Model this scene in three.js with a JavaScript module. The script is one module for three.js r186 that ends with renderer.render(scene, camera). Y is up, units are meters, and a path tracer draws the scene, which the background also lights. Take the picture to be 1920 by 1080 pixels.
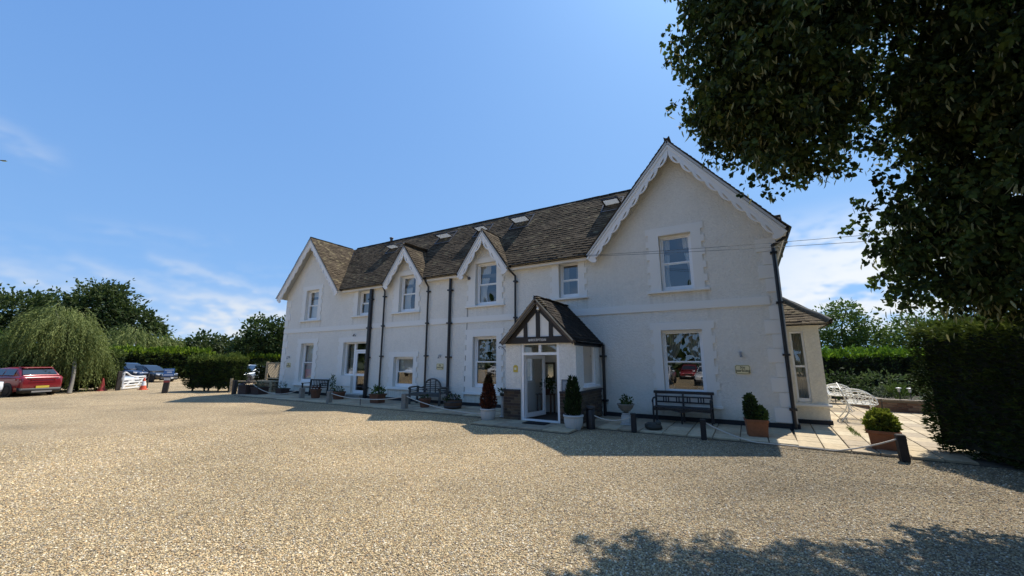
import * as THREE from 'three';
import { mergeGeometries } from 'three/addons/utils/BufferGeometryUtils.js';
import { TextGeometry } from 'three/addons/geometries/TextGeometry.js';
import { FontLoader } from 'three/addons/loaders/FontLoader.js';
import { createNoise3D } from 'simplex-noise';

// ---------------------------------------------------------------- camera, sky, sun, exposure
const scene = new THREE.Scene();
const camera = new THREE.PerspectiveCamera(72.6, 16 / 9, 0.05, 1500);
camera.position.set(0, 1.6, 11.5);
{
  const yaw = THREE.MathUtils.degToRad(30.6), pitch = Math.atan(136 / 735);
  camera.lookAt(-Math.sin(yaw) * Math.cos(pitch), 1.6 + Math.sin(pitch), 11.5 - Math.cos(yaw) * Math.cos(pitch));
}
scene.add(camera);
const renderer = new THREE.WebGLRenderer({ antialias: true });
renderer.toneMapping = THREE.LinearToneMapping;
renderer.toneMappingExposure = 1.58;
renderer.shadowMap.enabled = true;

let seed = 20240611;
function rnd() { seed |= 0; seed = (seed + 0x6d2b79f5) | 0; let t = Math.imul(seed ^ (seed >>> 15), 1 | seed); t = (t + Math.imul(t ^ (t >>> 7), 61 | t)) ^ t; return ((t ^ (t >>> 14)) >>> 0) / 4294967296; }
const rr = (a, b) => a + (b - a) * rnd();
const noise3 = createNoise3D(rnd);
const fbm = (x, y, z, n = 4) => { let a = 0, s = 0.5; for (let i = 0; i < n; i++) { a += s * noise3(x, y, z); x *= 2.03; y *= 2.03; z *= 2.03; s *= 0.5; } return a; };
const SUN = new THREE.Vector3(0.178, 1, -0.575).normalize();
{
  const W = 2048, H = 1024, data = new Float32Array(W * H * 4);
  const sm = (a, b, x) => { const t = Math.min(1, Math.max(0, (x - a) / (b - a))); return t * t * (3 - 2 * t); };
  const streak = (az, el, az0, el0, az1, el1, w) => {               // a thin cirrus trail between two directions
    const dx = az1 - az0, dy = el1 - el0, L = dx * dx + dy * dy, t = ((az - az0) * dx + (el - el0) * dy) / L;
    const tt = Math.min(1, Math.max(0, t)), d = Math.hypot(az - az0 - tt * dx, el - el0 - tt * dy);
    return Math.exp(-(d * d) / (w * w)) * (0.55 + 0.45 * Math.sin(Math.PI * tt));
  };
  for (let j = 0; j < H; j++) {
    const el = ((j + 0.5) / H - 0.5) * Math.PI, y = Math.sin(el), c = Math.cos(el), eld = el * 180 / Math.PI;
    for (let i = 0; i < W; i++) {
      const a = ((i + 0.5) / W - 0.5) * 2 * Math.PI, x = Math.cos(a) * c, z = Math.sin(a) * c;
      const k = (j * W + i) * 4;
      const az = Math.atan2(x, -z) * 180 / Math.PI;
      const h = Math.max(0, y);
      const t = Math.pow(h, 0.5);
      let r = 0.235 * (1 - t) + 0.038 * t, g = 0.42 * (1 - t) + 0.132 * t, b = 0.665 * (1 - t) + 0.395 * t;
      const cs = x * SUN.x + y * SUN.y + z * SUN.z;
      const glow = 0.23 * Math.exp((cs - 1) * 3.0) + 0.4 * Math.exp((cs - 1) * 22);
      r += glow * 0.55; g += glow * 0.78; b += glow * 0.92;
      // cirrus, in three noise scales stretched along the wind
      if (eld > -2) {
        const f = fbm(x * 3 / (h + 0.25), 5.1 + h * 9, z * 3 / (h + 0.25), 5);
        const f2 = fbm(x * 9 / (h + 0.3) + 4, h * 34, z * 9 / (h + 0.3), 4);
        let m = 0;
        m += 0.85 * sm(-0.25, 0.35, f + 0.35 * f2 + 0.28) * Math.exp(-Math.pow((az - 13) / 16, 2)) * sm(1, 6, eld) * (1 - sm(11, 19, eld));
        m += 0.66 * sm(-0.9, 0.75, f2 * 0.5 + f * 0.6 + 0.2) * Math.exp(-Math.pow((az + 64) / 13, 2)) * Math.exp(-Math.pow((eld - 3.6) / 3.4, 2));
        m += 0.3 * sm(-0.2, 0.5, f2 + f) * Math.exp(-Math.pow((eld - 4) / 5, 2));
        const wob = 0.7 * f2;
        m += 0.30 * streak(az, eld + wob, -74, 11, -64.5, 8.8, 0.55);
        m += 0.26 * streak(az, eld + wob, -79.5, 9.8, -71, 6.4, 0.6);
        m += 0.24 * streak(az, eld + wob, -71, 7.4, -62, 6.4, 0.9);
        m += 0.22 * streak(az, eld + wob, -90, 8.4, -78, 7.6, 1.0);
        m += 0.34 * streak(az, eld + 1.3 * f2, -93, 22.4, -82.6, 18.8, 1.0) * (0.6 + 0.8 * f2);
        m += 0.10 * streak(az, eld + wob, -80, 13.5, -68, 14, 0.8) * (0.5 + f2);
        m += 0.5 * sm(0.1, 0.6, f + 0.3 * f2) * sm(100, 150, Math.abs(az)) * sm(0, 12, eld) * 0.5;
        m = Math.min(0.92, Math.max(0, m));
        const cl = 0.54 + 0.26 * Math.exp((cs - 1) * 3);
        r += (cl * 0.95 - r) * m; g += (cl * 0.985 - g) * m; b += (cl * 1.02 - b) * m;
      }
      if (eld < 0) { const d = sm(0, -6, eld); r = r * (1 - d) + 0.17 * d; g = g * (1 - d) + 0.15 * d; b = b * (1 - d) + 0.1 * d; }
      data[k] = r; data[k + 1] = g; data[k + 2] = b; data[k + 3] = 1;
    }
  }
  const sky = new THREE.DataTexture(data, W, H, THREE.RGBAFormat, THREE.FloatType);
  sky.mapping = THREE.EquirectangularReflectionMapping; sky.magFilter = sky.minFilter = THREE.LinearFilter; sky.needsUpdate = true;
  scene.background = sky; scene.environment = sky;
}
const sun = new THREE.DirectionalLight(new THREE.Color(1.0, 0.93, 0.82), 4.2);
sun.position.copy(SUN).multiplyScalar(80).add(new THREE.Vector3(-14, 0, 2)); sun.target.position.set(-14, 0, 2);
sun.castShadow = true; sun.shadow.mapSize.set(4096, 4096);
Object.assign(sun.shadow.camera, { left: -75, right: 45, top: 45, bottom: -45, near: 1, far: 220 });
scene.add(sun, sun.target);

// ---------------------------------------------------------------- helpers
const used = new Map();
function numbered(name) { const n = used.get(name) ?? 0; used.set(name, n + 1); return n ? `${name}_${String(n).padStart(3, '0')}` : name; }
function tag(o, label, category, group, kind) {
  if (label) o.userData.label = label;
  if (category) o.userData.category = category;
  if (group) o.userData.group = group;
  if (kind) o.userData.kind = kind;
  return o;
}
function thing(name, label, category, pos = [0, 0, 0], turn = 0, group) {
  const o = new THREE.Group(); o.name = numbered(name); o.position.set(...pos); o.rotation.y = turn; scene.add(o);
  return tag(o, label, category, group);
}
function structure(name, geo, mat) { const m = mesh(name, geo, mat, scene); m.name = name; m.userData.kind = 'structure'; return m; }
function mesh(name, geo, mat, parent) {
  const m = new THREE.Mesh(Array.isArray(geo) ? merge(geo) : geo, mat);
  m.name = parent === scene ? numbered(name) : name; m.castShadow = m.receiveShadow = true;
  parent.add(m); return m;
}
function merge(list) {
  const g = list.map((q) => { const n = q.index ? q.toNonIndexed() : q.clone(); for (const k of Object.keys(n.attributes)) if (!['position', 'normal', 'uv'].includes(k)) n.deleteAttribute(k); if (!n.attributes.uv) n.setAttribute('uv', new THREE.BufferAttribute(new Float32Array(n.attributes.position.count * 2), 2)); return n; });
  return g.length === 1 ? g[0] : mergeGeometries(g);
}
const M4 = new THREE.Matrix4(), V3 = (x, y, z) => new THREE.Vector3(x, y, z);
function bx(x0, x1, y0, y1, z0, z1) { const g = new THREE.BoxGeometry(x1 - x0, y1 - y0, z1 - z0); boxUV(g); g.translate((x0 + x1) / 2, (y0 + y1) / 2, (z0 + z1) / 2); return g; }
function boxUV(g) { const p = g.attributes.position, n = g.attributes.normal, uv = g.attributes.uv; for (let i = 0; i < p.count; i++) { const ax = Math.abs(n.getX(i)), ay = Math.abs(n.getY(i)); if (ay > 0.7) uv.setXY(i, p.getX(i), p.getZ(i)); else if (ax > 0.7) uv.setXY(i, p.getZ(i), p.getY(i)); else uv.setXY(i, p.getX(i), p.getY(i)); } }
function planarUV(g) { g = g.index ? g.toNonIndexed() : g; g.computeVertexNormals(); const uv = new THREE.BufferAttribute(new Float32Array(g.attributes.position.count * 2), 2); g.setAttribute('uv', uv); boxUV(g); return g; }
function chamferBox(w, h, d, c = 0.006) {                         // a box whose upright and top edges are bevelled
  const s = new THREE.Shape(); const a = w / 2 - c, b = d / 2 - c;
  s.moveTo(-a, -b); s.lineTo(a, -b); s.lineTo(a, b); s.lineTo(-a, b); s.closePath();
  const g = new THREE.ExtrudeGeometry(s, { depth: Math.max(0.001, h - 2 * c), bevelEnabled: true, bevelSize: c, bevelThickness: c, bevelSegments: 1, steps: 1 });
  g.rotateX(-Math.PI / 2); g.translate(0, c, 0); return planarUV(g);
}
function poly(pts, depth, holes = [], bevel = 0) {                // polygon in xy, extruded towards +z from z = 0
  const s = new THREE.Shape(pts.map((p) => new THREE.Vector2(...p)));
  for (const h of holes) s.holes.push(new THREE.Path(h.map((p) => new THREE.Vector2(...p))));
  return new THREE.ExtrudeGeometry(s, { depth, bevelEnabled: bevel > 0, bevelSize: bevel, bevelThickness: bevel, bevelSegments: 1, steps: 1, curveSegments: 8 });
}
const rect = (x0, x1, y0, y1) => [[x0, y0], [x1, y0], [x1, y1], [x0, y1]];
function tube(pts, r, seg = 0, rad = 6, closed = false) { const c = new THREE.CatmullRomCurve3(pts.map((p) => V3(...p)), closed, 'centripetal'); return new THREE.TubeGeometry(c, seg || pts.length * 4, r, rad, closed); }
function bar(a, b, w, h = w) {                                     // square bar between two points
  const A = V3(...a), B = V3(...b), d = B.clone().sub(A), L = d.length(); const g = new THREE.BoxGeometry(w, h, L);
  const m = new THREE.Matrix4().lookAt(B, A, Math.abs(d.y) / L > 0.95 ? V3(0, 0, 1) : V3(0, 1, 0)); m.setPosition(A.add(B).multiplyScalar(0.5)); g.applyMatrix4(m); return g;
}
function pipe(pts, r, rad = 8) {                                  // straight runs with small elbows
  const out = []; for (let i = 0; i + 1 < pts.length; i++) { const A = V3(...pts[i]), B = V3(...pts[i + 1]), d = B.clone().sub(A); const g = new THREE.CylinderGeometry(r, r, d.length(), rad); g.applyQuaternion(new THREE.Quaternion().setFromUnitVectors(V3(0, 1, 0), d.clone().normalize())); g.translate(...A.clone().add(B).multiplyScalar(0.5).toArray()); out.push(g); if (i) { const s = new THREE.SphereGeometry(r * 1.12, rad, 6); s.translate(...pts[i]); out.push(s); } }
  return out;
}
function lathe(prof, seg = 24) { return new THREE.LatheGeometry(prof.map((p) => new THREE.Vector2(...p)), seg); }
function moved(g, x, y, z, ry = 0, rx = 0, rz = 0) { const m = new THREE.Matrix4().makeRotationFromEuler(new THREE.Euler(rx, ry, rz, 'YXZ')); m.setPosition(x, y, z); return g.clone().applyMatrix4(m); }

// ---------------------------------------------------------------- textures
function tex(size, fn, { srgb = false, repeat = 1 } = {}) {
  const d = new Uint8Array(size * size * 4);
  for (let j = 0; j < size; j++) for (let i = 0; i < size; i++) { const c = fn(i / size, j / size, i, j), k = (j * size + i) * 4; d[k] = 255 * Math.min(1, Math.max(0, c[0])); d[k + 1] = 255 * Math.min(1, Math.max(0, c[1])); d[k + 2] = 255 * Math.min(1, Math.max(0, c[2])); d[k + 3] = 255; }
  return wrap(new THREE.DataTexture(d, size, size), srgb, repeat);
}
function wrap(t, srgb, repeat) { t.wrapS = t.wrapT = THREE.RepeatWrapping; t.magFilter = THREE.LinearFilter; t.minFilter = THREE.LinearMipmapLinearFilter; t.generateMipmaps = true; t.repeat.set(repeat, repeat); if (srgb) t.colorSpace = THREE.SRGBColorSpace; t.needsUpdate = true; return t; }
function lattice(P) { const a = new Float32Array(P * P); for (let i = 0; i < P * P; i++) a[i] = rnd(); return (u, v) => { let x = u * P, y = v * P; const i = Math.floor(x), j = Math.floor(y); x -= i; y -= j; x = x * x * (3 - 2 * x); y = y * y * (3 - 2 * y); const g = (p, q) => a[(((q % P) + P) % P) * P + (((p % P) + P) % P)]; return (g(i, j) * (1 - x) + g(i + 1, j) * x) * (1 - y) + (g(i, j + 1) * (1 - x) + g(i + 1, j + 1) * x) * y; }; }
const L4 = lattice(4), L8 = lattice(8), L16 = lattice(16), L32 = lattice(32), L64 = lattice(64), L128 = lattice(128), L256 = lattice(256);
const toS = (x) => (x <= 0.0031308 ? 12.92 * x : 1.055 * Math.pow(x, 1 / 2.4) - 0.055);
// gravel: rounded pebbles as a cell pattern, 4 m to the tile
const GR = 2048, GC = 250;
const pebbleTone = (u) => { const k = rnd(), v = 0.52 + 0.78 * Math.pow(rnd(), 0.9); if (k < 0.55) return [0.58 * v, 0.445 * v, 0.25 * v]; if (k < 0.76) return [0.50 * v, 0.34 * v, 0.175 * v]; if (k < 0.92) return [0.70 * v, 0.60 * v, 0.44 * v]; return [0.24 * v, 0.19 * v, 0.14 * v]; };
let gravelMap, gravelBump;
{
  const px = new Float32Array(GC * GC), py = new Float32Array(GC * GC), pr = new Float32Array(GC * GC), col = [];
  for (let i = 0; i < GC * GC; i++) { px[i] = rnd(); py[i] = rnd(); pr[i] = rr(0.75, 1.25); col.push(pebbleTone()); }
  const A = new Uint8Array(GR * GR * 4), B = new Uint8Array(GR * GR * 4);
  for (let j = 0; j < GR; j++) for (let i = 0; i < GR; i++) {
    const x = i / GR * GC, y = j / GR * GC, cx = Math.floor(x), cy = Math.floor(y); let d1 = 9, d2 = 9, id = 0;
    for (let b = -1; b <= 1; b++) for (let a = -1; a <= 1; a++) { const qx = cx + a, qy = cy + b, n = ((qy + GC) % GC) * GC + ((qx + GC) % GC), dx = qx + px[n] - x, dy = qy + py[n] - y, d = Math.sqrt(dx * dx + dy * dy) * pr[n]; if (d < d1) { d2 = d1; d1 = d; id = n; } else if (d < d2) d2 = d; }
    const e = Math.min(1, (d2 - d1) * 3.0), hgt = e * (2 - e) * (0.6 + 0.4 * pr[id]), k = (j * GR + i) * 4, c = col[id], f = 0.34 + 0.66 * e + 0.12 * (L256(i / GR * 2, j / GR * 2) - 0.5);
    for (let q = 0; q < 3; q++) A[k + q] = 255 * Math.min(1, toS(c[q] * f)); A[k + 3] = 255;
    B[k] = B[k + 1] = B[k + 2] = 255 * Math.min(1, hgt); B[k + 3] = 255;
  }
  gravelMap = wrap(new THREE.DataTexture(A, GR, GR), true, 0.25); gravelBump = wrap(new THREE.DataTexture(B, GR, GR), false, 0.25);
}
const oct = (u, v) => 0.3 * L8(u, v) + 0.25 * L16(u, v) + 0.2 * L32(u, v) + 0.15 * L64(u, v) + 0.1 * L128(u, v);
const stuccoBump = tex(1024, (u, v) => { const a = 0.45 * L64(u, v) + 0.35 * L128(u, v) + 0.2 * L256(u, v), t = Math.abs(2 * (0.5 * L32(u, v) + 0.5 * L64(u + 0.3, v)) - 1); const k = 0.75 * a + 0.25 * t; return [k, k, k]; }, { repeat: 0.5 });
const stuccoMap = tex(1024, (u, v) => { const o = oct(u, v), f = L128(u, v) * 0.5 + L256(u, v) * 0.5; const k = 0.97 + 0.14 * (o - 0.5) + 0.2 * (f - 0.5); const d = Math.max(0, 0.3 - L16(u * 1, v * 0.5)) * 0.16; return [toS((0.79 - d) * k), toS((0.765 - d) * k), toS((0.695 - d * 1.05) * k)]; }, { srgb: true, repeat: 0.24 });
const grain = tex(512, (u, v) => { const k = 0.55 * oct(u, v) + 0.45 * L128(u, v); return [k, k, k]; }, { repeat: 1 });
const mottled = tex(512, (u, v) => { const k = 0.72 + 0.55 * (oct(u, v) - 0.5) + 0.22 * (L256(u, v) - 0.5); return [k, k, k]; }, { repeat: 1.2 });
const woodMap = tex(512, (u, v) => { const k = 0.7 + 0.5 * (0.5 * L8(u * 0.5, v * 8) + 0.5 * L32(u * 0.25, v * 8) - 0.5) + 0.2 * (oct(u, v) - 0.5); return [k, k, k]; }, { repeat: 1 });
// the front wall's own weathering, about 1 cm to the pixel: drips below the sills, splash along the base, grey runs under the gutters
const SILLS = [[-2.25, -0.72, 3.45], [-2.28, -0.67, 0.40], [-5.34, -4.08, 3.5], [-8.74, -7.12, 3.49], [-8.78, -7.12, 0.43], [-12.62, -11.06, 3.49], [-12.66, -11.04, 0.47], [-15.16, -13.99, 3.5], [-19.1, -17.46, 3.48], [-19.15, -17.47, 0.42]];
const wallMap = (() => {
  const W = 2048, H = 1024, d = new Uint8Array(W * H * 4);
  for (let j = 0; j < H; j++) for (let i = 0; i < W; i++) {
    const x = -20.6 + 21.6 * (i + 0.5) / W, y = 8.2 * (j + 0.5) / H, n = noise3(x * 0.5, y * 0.5, 3), n2 = noise3(x * 2.2, y * 1.3, 8), n3 = noise3(x * 11, y * 11, 1), run = Math.max(0, noise3(x * 6, y * 0.35, 12)), fine = L256(i / 512, j / 512) * 0.6 + L128(i / 700, j / 700) * 0.4;
    let dirt = 0.035 * Math.max(0, n) + 0.03 * Math.max(0, n2) + 0.025 * run * run, green = 0;
    for (const [a, b, s] of SILLS) if (y < s && y > s - 0.95) { const f = 1 - (s - y) / 0.95; for (const e of [a + 0.04, b - 0.04]) dirt += 0.15 * f * Math.exp(-Math.pow((x - e) / (0.035 + 0.03 * (1 - f)), 2)); if (x > a && x < b) dirt += 0.10 * f * f * Math.max(0, 0.3 + noise3(x * 9, y * 0.6, 5)); }
    const sp = Math.max(0, 1 - (y - 0.15) / (0.3 + 0.16 * n2)); if (y < 0.7) { dirt += 0.16 * sp * (0.6 + 0.5 * n3); green += 0.04 * sp; }
    const ev = Math.max(0, 1 - (4.8 - y) / 0.5); if (y < 4.8) dirt += 0.05 * ev * (0.4 + 0.5 * run);
    const k = (0.97 + 0.10 * (fine - 0.5) + 0.025 * n3) * (1 - Math.min(0.5, dirt)), q = (j * W + i) * 4;
    d[q] = 255 * Math.min(1, toS((0.80 - green) * k)); d[q + 1] = 255 * Math.min(1, toS((0.767 - green * 0.4 - dirt * 0.03) * k)); d[q + 2] = 255 * Math.min(1, toS((0.685 - green - dirt * 0.1) * k)); d[q + 3] = 255;
  }
  const t = wrap(new THREE.DataTexture(d, W, H), true, 1); t.repeat.set(1 / 21.6, 1 / 8.2); t.offset.set(20.6 / 21.6, 0); return t;
})();
const rgb = (r, g, b) => new THREE.Color().setRGB(r, g, b);
function std(c, rough = 0.7, o = {}) { return new THREE.MeshStandardMaterial({ color: rgb(...c), roughness: rough, ...o }); }
const MAT = {
  render: std([1, 1, 1], 0.9, { map: stuccoMap, bumpMap: stuccoBump, bumpScale: 0.02 }),
  frontRender: std([1, 1, 1], 0.9, { map: wallMap, bumpMap: stuccoBump, bumpScale: 0.02 }),
  trim: std([0.79, 0.772, 0.715], 0.75, { bumpMap: grain, bumpScale: 0.002 }),
  board: std([0.80, 0.78, 0.74], 0.6),
  upvc: std([0.86, 0.86, 0.85], 0.3),
  black: std([0.012, 0.012, 0.014], 0.4),
  plinth: std([0.016, 0.017, 0.02], 0.7, { bumpMap: grain, bumpScale: 0.004 }),
  felt: std([0.5, 0.49, 0.46], 0.9),
  palePane: new THREE.MeshPhysicalMaterial({ color: rgb(0.86, 0.9, 0.94), roughness: 0.35, transmission: 0.55, thickness: 0, side: THREE.DoubleSide }),  // pale translucent panes of the roof lights
  lead: std([0.05, 0.05, 0.055], 0.6),
  ridge: std([0.045, 0.042, 0.042], 0.8, { bumpMap: grain, bumpScale: 0.004 }),
  tile: new THREE.MeshPhysicalMaterial({ color: rgb(1, 1, 1), roughness: 0.95, specularIntensity: 0.25, map: mottled, bumpMap: grain, bumpScale: 0.004 }),
  glass: new THREE.MeshPhysicalMaterial({ color: rgb(0.97, 0.99, 0.98), roughness: 0.0, transmission: 1, thickness: 0, ior: 2.15 }),
  
  curtain: new THREE.MeshPhysicalMaterial({ color: rgb(0.74, 0.73, 0.70), roughness: 1, transmission: 0.35, thickness: 0, side: THREE.DoubleSide }),
  dimCurtain: new THREE.MeshPhysicalMaterial({ color: rgb(0.34, 0.32, 0.28), roughness: 1, transmission: 0.3, thickness: 0, side: THREE.DoubleSide }),
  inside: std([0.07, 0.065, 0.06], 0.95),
  hall: std([0.72, 0.71, 0.68], 0.9),
  floor: std([0.06, 0.055, 0.05], 0.8),
  timber: std([0.022, 0.018, 0.015], 0.55, { map: woodMap, bumpMap: woodMap, bumpScale: 0.003 }),
  postwood: std([0.075, 0.062, 0.05], 0.85, { map: woodMap, bumpMap: woodMap, bumpScale: 0.004 }),
  darkpost: std([0.03, 0.026, 0.024], 0.8, { map: woodMap, bumpMap: woodMap, bumpScale: 0.004 }),
  stonepost: std([0.33, 0.30, 0.25], 0.9, { map: mottled, bumpMap: grain, bumpScale: 0.006 }),
  darkwood: std([0.018, 0.017, 0.02], 0.5, { map: woodMap }),
  greywood: std([0.13, 0.125, 0.11], 0.85, { map: woodMap }),
  fence: std([0.62, 0.49, 0.31], 0.9, { map: woodMap }),
  terracotta: std([0.36, 0.135, 0.055], 0.85, { map: mottled, bumpMap: grain, bumpScale: 0.002 }),
  terraDark: std([0.20, 0.085, 0.045], 0.85, { map: mottled, bumpMap: grain, bumpScale: 0.002 }),
  brownbox: std([0.085, 0.048, 0.035], 0.8, { map: woodMap }),
  whitepot: std([0.68, 0.67, 0.63], 0.75, { map: mottled, bumpMap: grain, bumpScale: 0.003 }),
  soil: std([0.035, 0.026, 0.018], 1),
  rope: std([0.55, 0.50, 0.42], 0.95),
  whitemetal: std([0.80, 0.78, 0.70], 0.45),
  cream: std([0.80, 0.70, 0.40], 0.5),
  bark: std([0.09, 0.075, 0.055], 0.95, { bumpMap: grain, bumpScale: 0.02 }),
  birch: std([0.24, 0.22, 0.18], 0.9, { map: mottled }),
};
const leafMat = new THREE.MeshPhysicalMaterial({ color: rgb(1, 1, 1), roughness: 0.7, transmission: 0.52, thickness: 0, side: THREE.DoubleSide, specularIntensity: 0.25 });
const needleMat = new THREE.MeshPhysicalMaterial({ color: rgb(1, 1, 1), roughness: 0.85, transmission: 0.2, thickness: 0, side: THREE.DoubleSide, specularIntensity: 0.2 });
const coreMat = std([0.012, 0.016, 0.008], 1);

// ---------------------------------------------------------------- foliage
function fan(pts) { const p = []; for (let i = 1; i + 1 < pts.length; i++) p.push(...pts[0], ...pts[i], ...pts[i + 1]); const g = new THREE.BufferGeometry(); g.setAttribute('position', new THREE.Float32BufferAttribute(p, 3)); g.computeVertexNormals(); return g; }
const LEAF = {
  lime: fan([[0, 0, 0], [0.38, -0.08, 0.06], [0.52, 0.28, 0.10], [0.34, 0.66, 0.05], [0.03, 1, -0.10], [-0.30, 0.68, 0.05], [-0.5, 0.3, 0.12], [-0.36, -0.06, 0.06]]),
  bract: fan([[0, 0, 0], [0.09, 0.2, 0.04], [0.1, 0.65, 0.12], [0, 1, 0.3], [-0.09, 0.6, 0.12], [-0.08, 0.2, 0.04]]),
  oval: fan([[0, 0, 0], [0.26, 0.3, 0.05], [0.22, 0.7, 0.03], [0, 1, -0.05], [-0.22, 0.7, 0.03], [-0.26, 0.3, 0.05]]),
  tri: fan([[0, 0, 0], [0.42, 0.45, 0.12], [0, 1, -0.05], [-0.42, 0.5, 0.1]]),
  frond: fan([[0, 0, 0], [0.16, 0.3, 0.03], [0.07, 0.8, 0.02], [0, 1, 0], [-0.14, 0.45, 0.03]]),
  blade: fan([[-0.05, 0, 0], [0.05, 0, 0], [0.035, 0.6, 0.05], [0, 1, 0.16], [-0.035, 0.6, 0.05]]),
};
const _q = new THREE.Quaternion(), _p = new THREE.Vector3(), _s = new THREE.Vector3(), _e = new THREE.Euler();
class Cloud {
  constructor() { this.m = []; this.c = []; }
  add(x, y, z, size, q, col) { this.m.push(new THREE.Matrix4().compose(V3(x, y, z), q, _s.set(size, size, size).clone())); this.c.push(col); }
  build(name, geo, mat, parent) {
    const im = new THREE.InstancedMesh(geo, mat, this.m.length);
    this.m.forEach((m, i) => { im.setMatrixAt(i, m); im.setColorAt(i, this.c[i]); });
    im.name = parent === scene ? numbered(name) : name; im.userData.kind = 'stuff'; im.castShadow = im.receiveShadow = true; parent.add(im); return im;
  }
}
const mixc = (a, b, t, v = 1) => rgb((a[0] + (b[0] - a[0]) * t) * v, (a[1] + (b[1] - a[1]) * t) * v, (a[2] + (b[2] - a[2]) * t) * v);
const rq = () => new THREE.Quaternion().setFromEuler(_e.set(rr(-3.14, 3.14), rr(-3.14, 3.14), rr(-3.14, 3.14))).clone();
function outQ(n, spread = 0.8) {                                  // a leaf whose tip points roughly along n, rolled at random
  const d = V3(n[0] + rr(-spread, spread), n[1] + rr(-spread, spread), n[2] + rr(-spread, spread)).normalize();
  return new THREE.Quaternion().setFromUnitVectors(V3(0, 1, 0), d).multiply(new THREE.Quaternion().setFromAxisAngle(V3(0, 1, 0), rr(0, 6.28)));
}
// leaves in an ellipsoid with a lumpy outline; opts: shell (inner share), lump, holes, cols, droop
function blob(cloud, c, r, n, size, o = {}) {
  const { shell = 0.5, lump = 0.3, lf = 1.6, holes = -0.9, hf = 1.1, cols = [[0.03, 0.06, 0.015], [0.09, 0.13, 0.03]], spread = 0.9, flat = -9, down = 0 } = o;
  const sd = rr(0, 100);
  for (let i = 0, k = 0; i < n && k < n * 6; k++) {
    const u = rr(-1, 1), a = rr(0, 6.2832), w = Math.sqrt(1 - u * u), d = [w * Math.cos(a), u, w * Math.sin(a)];
    const R = 1 + lump * (noise3(d[0] * lf + sd, d[1] * lf, d[2] * lf) + 0.5 * noise3(d[0] * lf * 2.3, d[1] * lf * 2.3 + sd, d[2] * lf * 2.3));
    const f = Math.cbrt(rr(shell * shell * shell, 1)) * R, x = c[0] + d[0] * r[0] * f, y = c[1] + d[1] * r[1] * f, z = c[2] + d[2] * r[2] * f;
    if (y < flat) continue;
    const h = noise3(x * hf, y * hf, z * hf + sd); if (h < holes) continue;
    const t = Math.min(1, Math.max(0, 0.5 + 0.4 * h + rr(-0.35, 0.35)));
    cloud.add(x, y, z, size * rr(0.7, 1.3), outQ([d[0], d[1] - down, d[2]], spread), mixc(cols[0], cols[1], t, rr(0.8, 1.2))); i++;
  }
}
function limb(pts, r0, r1, rad = 7) {                             // tapered branch
  const c = new THREE.CatmullRomCurve3(pts.map((p) => V3(...p))), n = pts.length * 3, g = new THREE.TubeGeometry(c, n, 1, rad), p = g.attributes.position, P = V3(0, 0, 0);
  for (let i = 0; i <= n; i++) { c.getPointAt(i / n, P); const r = r0 + (r1 - r0) * (i / n); for (let j = 0; j <= rad; j++) { const k = i * (rad + 1) + j; const w = r * (1 + 0.12 * Math.sin(j * 2.1 + i)); p.setXYZ(k, P.x + (p.getX(k) - P.x) * w, P.y + (p.getY(k) - P.y) * w, P.z + (p.getZ(k) - P.z) * w); } }
  g.computeVertexNormals(); return g;
}
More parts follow.
